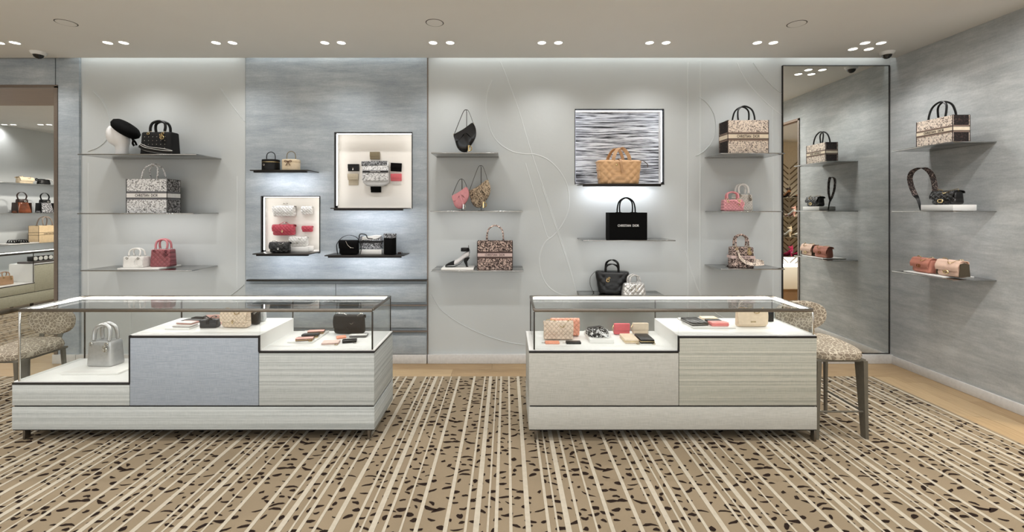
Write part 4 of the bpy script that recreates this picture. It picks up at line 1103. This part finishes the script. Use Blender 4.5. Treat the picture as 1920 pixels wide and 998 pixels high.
t = thing('quilted_tote', 'black soft quilted tote with gold charm behind the right counter', 'tote bag', (px(1152, 4.43), 4.53, zF3+E_), R(-14))
G().body(.26, .34, .225, .15, .13, 4.5, .02, 90, 16, lambda x, z: .008*abs(sin(pi*(x+z)/.08)*sin(pi*(x-z)/.08))**.5).ob('body', mat('black_lambskin', (7, 7, 9), .34), t)
for s_ in (-1, 1):
    G().ribbon(arch(.125, .125-.035*(s_ < 0), s_*.055, .21, -.02*s_), (1, .6*s_, 0), .022, .007).ob('handle', M_BLACK, t)
g = G().torus(.014, .004, 14, 6, T(-.04, -.09, .14)).torus(.009, .003, 12, 6, T(-.028, -.09, .165)).box(-.05, -.046, -.093, -.087, .13, .165); g.ob('charm', M_GOLD, t)
G().tube(smooth_path([(-.17, 0, .215), (-.215, -.01, .16), (-.22, -.02, .09), (-.20, -.03, .03), (-.185, -.035, .006)], 5), .0025, 6).ball((-.185, -.035, .008), .008, 8).ob('cord', M_BRONZE, t)
t = thing('handbag', 'silver quilted mini bag in front of the black soft tote', 'handbag', (px(1191, 4.31), 4.362, zF3+E_), R(6))
G().body(.245, .20, .135, .11, .08, 3.6, .02, 80, 14, lambda x, z: .006*abs(sin(pi*(x+z)/.06)*sin(pi*(x-z)/.06))**.5).ob('body', SILVERQ, t)
for s_ in (-1, 1): G().tube(arch(.10, .085, s_*.035, .125, -.008*s_), .008, 8).ob('handle', SILVERQ, t)
G().ribbon(smooth_path([(0, -.035, .13), (.004, -.056, .11), (.004, -.062, .06)], 4), (1, 0, 0), .012, .003).ball((-.045, -.06, .08), (.012, .004, .014), 8).ob('charm', M_SILVER, t)

# ------------------------------------------------------------------ right plaster bay
t = thing('tote_bag', 'large beige and brown patterned tote left of the mirror', 'tote bag', (px(1403, 4.36), 4.45, zG1+E_), 0, 'lettered fabric tote bags')
tote(t, .40, .33, .18, TO_BE, BR_INK, CREAM_B, BR_INK, 'CHRISTIAN  DIOR', .16, .155, M_BLACK, .008, mat('taupe_woven_band', (130, 110, 98), .8), side=TO_DK)
t = thing('handbag', 'pink low mini handbag in front of the white handbag near the mirror', 'handbag', (px(1377, 4.34), 4.385, zG2+E_), R(-10))
lady(t, .19, .11, .115, PINK_Q, PINK_L, M_GOLD, .10, .066, .008, .18)
G().ribbon(smooth_path([(-.05, -.06, .10), (.0, -.072, .105), (.05, -.075, .07), (.07, -.073, .04), (.085, -.07, .06), (.088, -.065, .09)], 5), (0, .6, 1), .012, .003).ob('strap', PINK_L, t)
t = thing('handbag', 'white upright handbag with silver charm near the mirror', 'handbag', (px(1403, 4.43), 4.55, zG2+E_), R(8))
lady(t, .19, .168, .10, PEARL_Q, WHITE_L, M_SILVER, .105, .095, .010, .18)
t = thing('handbag', 'brown printed handbag with a loose strap on the lowest shelf near the mirror', 'handbag', (px(1396, 4.36), 4.43, zG3+E_), R(-8))
lady(t, .215, .20, .125, TO_BR, TO_BR, M_GOLD, .115, .112, .009, .205)
rect_band(.216, .122, .09, .118, .003).ob('band', BLUSH_B, t)
lettering('CHRISTIAN  DIOR', .13, .016, BR_INK, t, (0, -.066, .104))
G().ribbon(smooth_path([(-.055, -.07, .17), (-.03, -.078, .10), (.03, -.085, .05), (.11, -.08, .04), (.18, -.06, .045), (.195, -.04, .05), (.18, -.01, .06), (.12, .0, .07)], 6), (0, .4, 1), .034, .003).ob('strap', TO_BE, t)
t = thing('key_clip', 'small silver clip on the lowest shelf near the mirror', 'clip', (px(1361.5, 4.46), 4.46, zG3+E_))
G().torus(.008, .0025, 12, 6, T(0, 0, .011)).ob('loop', M_SILVER, t); G().rbox(.006, .02, -.007, .007, 0, .016, .004).ob('body', DKBROWN, t)

# ------------------------------------------------------------------ right wall
RZ = -pi/2
t = thing('tote_bag', 'beige and brown patterned tote on the right wall', 'tote bag', (3.838, 3.902, 2.170+E_), RZ, 'lettered fabric tote bags')
tote(t, .33, .238, .145, TO_BE, BR_INK, CREAM_B, BR_INK, 'CHRISTIAN  DIOR', .15, .15, M_BLACK, .008, mat('taupe_woven_band', (130, 110, 98), .8), side=TO_DK)
zb = block('white block under the black chain bag on the right wall', .29, .20,   .052, 3.838, 3.852, 1.597+E_, RZ)
t = thing('shoulder_bag', 'black flap bag with gold chain and clasp on the right wall', 'shoulder bag', (3.815, 3.83, zb+E_), RZ)
flap_bag(t, .21, .118, .11, BLACK_Q, M_GOLD, M_GOLD, 'oval', .6, .75)
def W3(x, y, X_): Yy = F*X_/(x-CX); return (X_, Yy, EYE-(y-CY)*Yy/F)
t = thing('bag_strap', 'wide brown fabric strap looped left of the black chain bag', 'strap', (3.80, 4.02, 1.597+E_), 0)
pts = [W3(1752, 372, 3.87), W3(1753, 352, 3.86), W3(1748, 330, 3.85), W3(1738, 318, 3.835), W3(1726, 315, 3.82), W3(1712, 321, 3.81), W3(1706, 333, 3.80), W3(1709, 350, 3.80), W3(1716, 366, 3.80)]
P = smooth_path([(a-3.80, b-4.02, c-1.597-E_) for a, b, c in pts], 5)
G().ribbon(P, (1, -.45, 0), .042, .003).ob('band', TO_STR, t)
e_ = P[-1]
G().ribbon(smooth_path([tuple(e_), (e_.x, e_.y-.03, e_.z-.045), (e_.x, e_.y-.055, .004)], 4), (1, -.45, 0), lambda q: .04-.028*q, .004).ob('strap_end', M_BLACK, t)
zp = plate('white plate under the two flap bags on the right wall', .37, .27, .012, 3.832, 3.94, 1.028+E_, RZ)
t = thing('shoulder_bag', 'dusty pink flap bag with chain on the right wall plate', 'shoulder bag', (3.79, 4.007, zp+E_), RZ+R(-6))
flap_bag(t, .20, .128, .10, mat('dusty_rose_suede', (188, 124, 106), .7, bump=(160, .2)), M_GOLD, mat('antique_gold', (150, 96, 50), .3, .9), 'cd', .62, .72)
t = thing('shoulder_bag', 'pale blush flap bag with gold clasp on the right wall plate', 'shoulder bag', (3.79, 3.762, zp+E_), RZ)
flap_bag(t, .20, .135, .10, mat('blush_leather', (226, 192, 172), .5, bump=(160, .2)), M_GOLD, M_GOLD, 'oval', .62, .72)
for s_ in (-1, 1): G().pad([(-.046, .008), (.046, .008), (.036, .112), (.0, .126), (-.036, .112)], .008, .002, T(s_*.098, 0, 0, rz=pi/2)).ob('gusset', OLIVE_D, t)

# ------------------------------------------------------------------ goods in the left counter
d0, d1_, d2_ = zL
def deck(x, y, z): return onz(x, y, z)
xa, ya = deck(110, 705, d0)
zp = plate('white plate under the silver handbag in the left counter', .415, .27, .014, -3.0, 3.315, d0+E_)
t = thing('handbag', 'silver grained handbag with round charm at the left of the counter', 'handbag', (px(184, 3.30), 3.365, zp+E_), R(-4))
lady(t, .208, .18, .125, SILVER_L, SILVER_L, M_SILVER, .122, .112, .0135, .185, e=7)
def flat(label, x, y, z, w, d, h, m, rz=0, zip_=None, pull=None, flapm=None, name='wallet', cat='wallet', grp=None):
    X_, Y_ = onz(x, y, z)
    t = thing(name, label, cat, (X_, Y_+d/2, z+E_), R(rz), grp); wallet(t, w, d, h, m, zip_, pull, flapm); return t
def stand_up(label, x, y, z, w, h, d, m, rz=0, **kw):
    X_, Y_ = onz(x, y, z)
    t = thing('shoulder_bag', label, 'shoulder bag', (X_, Y_+d/2, z+E_), R(rz)); flap_bag(t, w, h, d, m, **kw); return t
zp = plate('white plate under the red, black and open wallets in the left counter', .175, .30, .01, -2.372, 3.335, d1_+E_)
flat('pale pink wallet with red edges, under another, on the counter plate', 340, 614.5, zp, .135, .08, .012, WHITE_L, -4, zip_=BURG)
X_, Y_ = onz(343, 613, zp)
t = thing('wallet', 'white wallet with red edges lying on the pale pink wallet', 'wallet', (X_, Y_+.05, zp+.0132), R(-8)); wallet(t, .125, .075, .011, PINKW, BURG, None, WHITE_L)
flat('black zipped wallet behind the red-edged wallets', 353, 607, zp, .125, .075, .02, M_BLACK, -10)
flat('open black card holder at the back of the counter plate', 372, 600, zp, .13, .05, .014, M_BLACKM, -6)
X_, Y_ = onz(389, 616, d1_)
t = thing('mini_case', 'small black case with a bow between the plate and the beige bag', 'case', (X_, Y_+.03, d1_+E_), R(3))
G().rbox(-.06, .06, -.03, .03, 0, .056, .008).ob('body', mat('navy_black_leather', (22, 24, 30), .5), t)
G().rbox(-.061, .061, -.0305, .0305, .038, .058, .005).ob('lid', mat('navy_black_leather', (22, 24, 30), .5), t)
g = G().ribbon(smooth_path([(0, -.033, .03), (0, -.034, .058), (-.0, 0, .066), (.0, .02, .06)], 4), (1, 0, 0), .016, .003)
for s_ in (-1, 1): g.ribbon(smooth_path([(0, -.005, .064), (s_*.03, -.005, .085), (s_*.045, 0, .075), (s_*.02, 0, .066), (0, -.004, .066)], 4), (0, 1, 0), .014, .002)
g.ob('bow', M_BLACK, t)
X_, Y_ = onz(400, 610, d1_)
t = thing('wallet', 'upright dusty pink wallet tucked behind the beige flap bag', 'wallet', (X_, Y_+.01, d1_+E_), R(8)); G().rbox(-.05, .05, -.009, .009, 0, .074, .004).ob('body', PINKW, t); G().rbox(-.051, .051, -.012, .0, .03, .076, .003).ob('flap', PINKW, t)
stand_up('beige quilted flap bag with a clasp on the middle block of the left counter', 438, 616, d1_, .205, .125, .07, BEIGE_Q, -5, chain=M_GOLD, metal=M_GOLD, clasp='drop', flap=.62)
stand_up('small black chain bag right of the beige flap bag', 476, 610, d1_, .06, .105, .05, M_BLACK, 0, chain=M_SILVER, flap=.5)
stand_up('small grey bag behind the small black chain bag', 488, 604, d1_, .055, .09, .05, mat('pale_grey_leather', (186, 188, 188), .5), 0, flap=.5)

zp = plate('white plate under three layered wallets in the left counter', .19, .29, .012, -1.50, 3.36, d2_+E_)
for i, (x, y, m, fm) in enumerate(((568, 640.5, BROWNW, PINKW), (579, 633.5, DKBROWN, M_BLACK), (590, 626.5, BROWNW, PINKW))):
    flat(['front pink-topped brown wallet of three', 'middle dark brown wallet of three', 'rear pink-topped brown wallet of three'][i]+' on the white counter plate', x, y, zp, .118, .07, .018, m, 10, M_GOLD, M_GOLD, fm, grp='three layered wallets')
stand_up('large black flap bag with draped silver chain in the left counter', 653, 627.5, d2_, .238, .142, .07, BLACK_S, -3, chain=M_SILVER, metal=M_BLACKG, clasp='drop', flap=.65, sag=.1)
flat('cream wristlet with burgundy strap at the counter front', 617, 647, d2_, .118, .07, .016, mat('pale_blush', (232, 204, 192), .5), 8, zip_=BURG, pull=M_GOLD)
flat('small peach tag behind the cream wristlet', 637, 636, d2_, .07, .06, .012, PEACH, 25)
flat('black card holder with silver snap in the left counter', 653, 644, d2_, .10, .06, .018, M_BLACK, 14, flapm=M_BLACKG, pull=M_SILVER)
flat('white wallet with black edges below the large black flap bag', 670, 633.5, d2_, .128, .07, .016, M_BLACK, 4, zip_=M_SILVER, flapm=WHITE_L)

# ------------------------------------------------------------------ goods in the right counter
e0, e1 = zR
stand_up('peach quilted clutch behind the blush quilted clutch', 1060, 631.5, e0, .222, .13, .05, PEACH_Q, 0, flap=.9)
stand_up('blush quilted clutch with a draped chain in the right counter', 1047.5, 638.5, e0, .222, .134, .05, BLUSH_Q, 0, chain=M_GOLD, flap=.9, sag=.06)
t = flat('peach card holder with a key clip at the counter front', 1036, 646, e0, .104, .05, .014, PEACH, 0); G().torus(.010, .0018, 12, 5, T(-.066, 0, .004, rx=R(80))).tube([(-.058, 0, .004), (-.05, 0, .006)], .002, 5).ob('key_clip', M_SILVER, t)
t = flat('black card holder with a silver clip at the counter front', 1076, 646, e0, .108, .05, .014, M_BLACK, 0); G().torus(.010, .0018, 12, 5, T(-.066, 0, .004, rx=R(80))).tube([(-.058, 0, .004), (-.05, 0, .006)], .002, 5).ob('key_clip', M_SILVER, t)
zp = plate('white plate under the folded black and white scarf', .175, .24, .028, .69, 3.325, e0+E_)
t = thing('folded_scarf', 'folded black and white patterned scarf bag on a white plate', 'scarf', (px(1119, 3.30), 3.315, zp+E_), R(12))
rn = random.Random(4); rings = []
for z, k in ((0, .92), (.006, 1), (.02, .98), (.034, .93), (.046, .84), (.052, .55)):
    rings.append([(p[0]*k*(1+.10*sin(i*1.3+z*60)), p[1]*k*(1+.12*sin(i*.9+z*90)), z+(.006*sin(i*1.7) if z > .01 else 0)) for i, p in enumerate(ring(.14, .13, 0, 40, 3.2))])
G().loft(rings).ob('body', toile('toile_scarf', (12, 12, 14), (244, 244, 244), 30, .52), t)
G().ribbon(smooth_path([(-.02, -.05, .05), (.02, -.075, .03), (.05, -.085, .012), (.075, -.06, .014), (.07, -.02, .04)], 5), (0, .5, 1), .02, .003).ob('strap', TO_BW, t)
G().ribbon(smooth_path([(-.06, .03, .05), (-.01, .0, .064), (.04, .02, .06), (.065, .04, .05)], 5), (0, 1, 0), .03, .003).ob('fold', INK, t)
def stood(label, x, y, m, w=.122, h=.084, d=.035):
    X_, Y_ = onz(x, y, e0); t = thing('wallet', label, 'wallet', (X_, Y_+d/2, e0+E_))
    G().body(w, w*.98, h, d, d*.6, 8, .006, 36, 4).ob('body', m, t); G().rbox(-w/2, w/2, -d/2-.004, -d/2+.012, h*.38, h+.002, .004).ob('flap', m, t)
    G().tube(smooth_path([(-w/2, 0, h*.8), (-w/2-.012, -.01, h*.5), (-w/2-.004, -.012, h*.2)], 4), .002, 6).ob('chain', M_GOLD, t)
stood('coral upright wallet in the right counter', 1166.5, 628, CORAL)
stood('beige grained upright wallet right of the coral wallet', 1201.5, 627, SAGEW)
flat('cream zip wallet lying in front of the coral wallet', 1185, 645, e0, .10, .165, .03, BEIGE_L, 0, M_GOLD, M_GOLD)
flat('black zip wallet lying in front of the beige upright wallet', 1214.5, 645, e0, .10, .165, .03, M_BLACK, 0, M_GOLD, M_GOLD)
zp = plate('white plate under four small wallets in the right counter', .31, .30, .01, 1.51, 3.365, e1+E_)
flat('black quilted long wallet at the left of the counter plate', 1311, 611.5, zp, .13, .17, .024, BLACK_Q, 6, M_SILVER)
flat('cream flat wallet at the back of the counter plate', 1332, 600, zp, .12, .07, .014, BEIGE_L, 0)
flat('black small wallet behind the pink wallet on the plate', 1341, 607, zp, .11, .06, .022, M_BLACK, 0)
flat('pink folded wallet at the front right of the counter plate', 1351, 612.5, zp, .125, .075, .024, PINK_F, 0, zip_=CORAL, flapm=PINK_F)
t = stand_up('cream flap bag with gold letters at the right of the right counter', 1411.5, 614, e1, .225, .125, .05, BEIGE_L, 0, chain=M_GOLD, flap=.82)
lettering('DIOR', .038, .012, M_GOLD, t, (0, -.0345, .042))
X_, Y_ = onz(1446, 604, e1)
t = thing('mini_case', 'tiny black case behind the cream flap bag', 'case', (X_, Y_+.02, e1+E_))
G().rbox(-.022, .022, -.02, .02, 0, .082, .006).ob('body', M_BLACK, t); chain_links(smooth_path([(-.02, 0, .084), (-.01, -.01, .092), (.012, -.01, .09), (.02, 0, .084)], 5)).ob('chain', M_SILVER, t)

# ------------------------------------------------------------------ the room beyond the left doorway
for z, l, led in ((2.066, 'top shelf beyond the left doorway under the cream and black bags', .6), (1.556, 'middle shelf beyond the left doorway under two bucket bags', .6), (1.03, 'lowest shelf beyond the left doorway under sandals and a tote', .6)):
    side_shelf(l, z, led, 6.3, 8.5, .40, -8.6, -1)
RL = pi/2
def on_left(x, X_=-8.36): return F*X_/(x-CX)
t = thing('shoulder_bag', 'cream bag on the top shelf beyond the doorway', 'shoulder bag', (-8.36, on_left(46), 2.066+E_), RL); flap_bag(t, .23, .11, .1, CREAM_L, M_GOLD, M_GOLD, None, .6)
t = thing('belt_bag', 'black pouch bag with white strap on the top shelf beyond the doorway', 'belt bag', (-8.36, on_left(82), 2.066+E_), RL)
G().body(.22, .18, .10, .10, .07, 2.8, .02, 36, 6).ob('body', M_BLACK, t)
G().tube(smooth_path([(-.1, 0, .09), (-.15, -.02, .10), (-.16, -.03, .07), (-.11, -.05, .06)], 5), .009, 8).ob('strap', M_BLACK, t)
G().tube(smooth_path([(.0, -.03, .10), (.08, -.06, .09), (.13, -.05, .03)], 5), .006, 8).ob('white_strap', WHITE_L, t)
def bucket(label, x, body, trim, rz=0):
    t = thing('bucket_bag', label, 'bucket bag', (-8.36, on_left(x), 1.556+E_), RL+R(rz), None)
    G().body(.25, .15, .19, .14, .10, 4, .015, 36, 6).ob('body', body, t)
    G().body(.152, .14, .06, .102, .09, 4, .008, 36, 2, M=T(0, 0, .182)).ob('collar', trim, t)
    for s_ in (-1, 1): G().pad([(-.06, .005), (.06, .005), (.05, .18), (-.05, .18)], .012, .004, T(s_*.108, 0, 0, rz=pi/2, ry=0)).ob('side_panel', trim, t)
    G().ribbon(smooth_path([(-.06, 0, .235), (-.075, 0, .30), (-.05, 0, .345), (0, 0, .362), (.05, 0, .34), (.075, 0, .29), (.06, 0, .235)], 5), (0, 1, 0), .024, .005).ob('handle', trim, t)
    G().torus(.014, .004, 12, 6, T(.0, -.062, .20)).ob('buckle', M_SILVER, t)
bucket('glossy brown bucket bag with a dark collar beyond the doorway', 41, BROWN_L, DKBROWN)
bucket('grey patterned bucket bag with a dark loop handle beyond the doorway', 84, toile('toile_pale_grey', (70, 70, 74), (206, 206, 208), 20, .46), M_BLACK)
t = thing('tote_bag', 'cream lettered tote on the lowest shelf beyond the doorway', 'tote bag', (-8.37, on_left(84, -8.37), 1.03+E_), RL, 'lettered fabric tote bags')
tote(t, .38, .30, .18, CREAM_C, DKBROWN, CREAM_C, BR_INK, 'CHRISTIAN DIOR', .16, .16, mat('grey_brown_handle', (120, 104, 90), .6), .008)
t = thing('display_plate', 'pale plate under the black sandals beyond the doorway', 'plate', (-8.36, on_left(30), 1.03+E_), RL, 'white display plates'); G().rbox(-.24, .24, -.14, .14, 0, .015, .002).ob('slab', M_PLATE, t)
for i, dy in enumerate((-.06, .07)):
    t = thing('sandal', ['black flat sandal nearer the doorway on the plate', 'black flat sandal farther along the plate beyond the doorway'][i], 'sandal', (-8.36+.02*i, on_left(32)+dy, 1.046+E_), RL+R(75), 'pair of black sandals')
    G().pad([(-.12, .0), (.12, .0), (.125, .012), (-.12, .012)], .075, .02).ob('sole', M_BLACKM, t)
    for x0 in (-.06, .0, .06): G().ribbon(smooth_path([(x0, -.036, .01), (x0+.01, -.03, .04), (x0+.015, 0, .055), (x0+.01, .03, .04), (x0, .036, .01)], 4), (1, 0, 0), .03, .004).ob('strap', M_BLACK, t)
M_SAGE = linen('sage_linen', (150, 150, 132), (176, 174, 156))
t = thing('glass_counter', 'sage glass counter beyond the left doorway', 'display case', (-7.95, 7.3, 0))
A0, A1, Am, AX0, AX1 = 5.9, 8.6, 7.26, -8.17, -7.74
G().rbox(AX0, AX1, A0, A1, .089, .26, .003).ob('plinth', M_SAGE, t, True)
G().box(AX0+.01, AX1-.01, A0+.01, A1-.01, .258, .272).ob('shadow_gap', M_TRIM, t, True)
for y_ in (A0+.1, Am, A1-.1):
    for x_ in (AX0+.05, AX1-.05): G().box(x_-.01, x_+.01, y_-.02, y_+.02, 0 if y_ > 8.6 else .0065, .09).ob('leg', M_BRONZE, t, True)
for a, b, z in ((A0, Am, .425), (Am, A1, .72)):
    bl = G().rbox(AX0, AX1, a+.002, b-.002, .27, z-.018, .002).ob('block', M_SAGE, t, True)
    G().rbox(AX0-.001, AX1+.001, a+.001, b-.001, z-.018, z-.006, .002).ob('edge_trim', M_TRIM, bl, True); G().box(AX0+.01, AX1-.01, a+.01, b-.01, z-.008, z).ob('deck', M_DECK, bl, True)
G().box(AX0+.01, AX1-.01, Am-.004, Am+.002, .424, .719).ob('cheek', M_DECK, t, True)
for a, b, z in ((A0, Am, .425), (Am, A1, .72)):
    G().box(AX1-.018, AX1-.012, a+.01, b-.001, z+.001, .908).ob('front_pane', M_GLASS, t, True)
G().box(AX0+.012, AX1-.012, A0+.01, A1-.01, .908, .92).ob('top_pane', M_GLASS, t, True)
G().rbox(AX1-.02, AX1-.006, A0+.006, A1-.006, .898, .921, .002).ob('rail', M_BRONZE, t, True); G().rbox(AX0+.006, AX0+.02, A0+.006, A1-.006, .898, .921, .002).ob('rail', M_SILVER, t, True)
G().box(AX0+.022, AX0+.036, A0+.02, A1-.02, .898, .907).ob('light_strip', M_LED, t, True)
for y_ in (A0+.012, Am-.006): G().box(AX1-.02, AX1-.012, y_-.004, y_+.004, .425, .90).ob('post', M_BRONZE, t, True)
yb = F*-7.93/(72-CX)
t = thing('book', 'dark book lying in the sage counter beyond the doorway', 'book', (-7.95, yb, .72+E_), RL, None); G().rbox(-.2, .2, -.12, .12, 0, .03, .002).ob('cover', mat('dark_book', (70, 62, 60), .5), t); G().box(-.196, .201, -.116, .116, .004, .026).ob('pages', WHITE_F, t)
t = thing('clutch', 'black clutch with white round patches on the dark book', 'clutch', (-7.95, yb+.05, .75+2*E_), RL); G().rbox(-.17, .17, -.05, .05, 0, .085, .012).ob('body', M_BLACK, t)
for k in range(4): G().lathe([(.001, 0), (.034, 0), (.034, .003), (.001, .004)], 16, T(-.125+k*.083, -.0505, .042, rx=pi/2)).ob('patch', WHITE_L, t)
yb = F*-7.95/(8-CX)
t = thing('handbag', 'tan handbag in the low end of the sage counter', 'handbag', (-7.95, yb, .425+E_), RL); lady(t, .2, .13, .1, TAN_L, TAN_L, M_GOLD, .1, .06, .007, .19)

# ------------------------------------------------------------------ the shoe room, seen only in the mirror
ROSE_S = mat('magenta_satin', (176, 40, 84), .4); TAN_S = mat('tan_satin', (160, 112, 76), .4)
for k, (z, xs, m, m2, l) in enumerate(((1.827, (4.93, 5.16), DKBROWN, TAN_S, 'brown'), (1.494, (5.02, 5.25), PINKW, WHITE_L, 'blush'), (1.14, (4.95, 5.14), CREAM_L, WHITE_L, 'cream'), (.80, (4.97, 5.16), ROSE_S, ROSE_S, 'magenta'))):
    t = thing('wall_shelf', 'shoe shelf under the %s heeled shoes, seen in the mirror' % l, 'shelf', (5.2, 1.3, z)); G().rbox(4.5, 6.0, 1.298, 1.58, z-.012, z, .002).ob('plate', M_STEEL, t, True)
    for i, x in enumerate(xs):
        t = thing('heeled_shoe', '%s heeled shoe, %s of its pair, reflected in the mirror' % (l, ['right', 'left'][i]), 'shoe', (x, 1.46, z+E_), R(60 if i else 80), 'heeled shoes on the shoe wall'); shoe(t, m, m2, m, .21)
t = thing('low_cabinet', 'low white cabinet under the shoe shelves, seen in the mirror', 'cabinet', (5.2, 1.5, 0)); G().rbox(4.4, 6.2, 1.302, 1.7, .25, .63, .003).ob('body', M_DECK, t, True); G().box(4.42, 6.18, 1.302, 1.68, -.008, .25).ob('plinth', M_WOODR, t, True); G().box(4.45, 6.15, 1.32, 1.68, .632, .640).ob('top_light', M_LEDC, t, True)
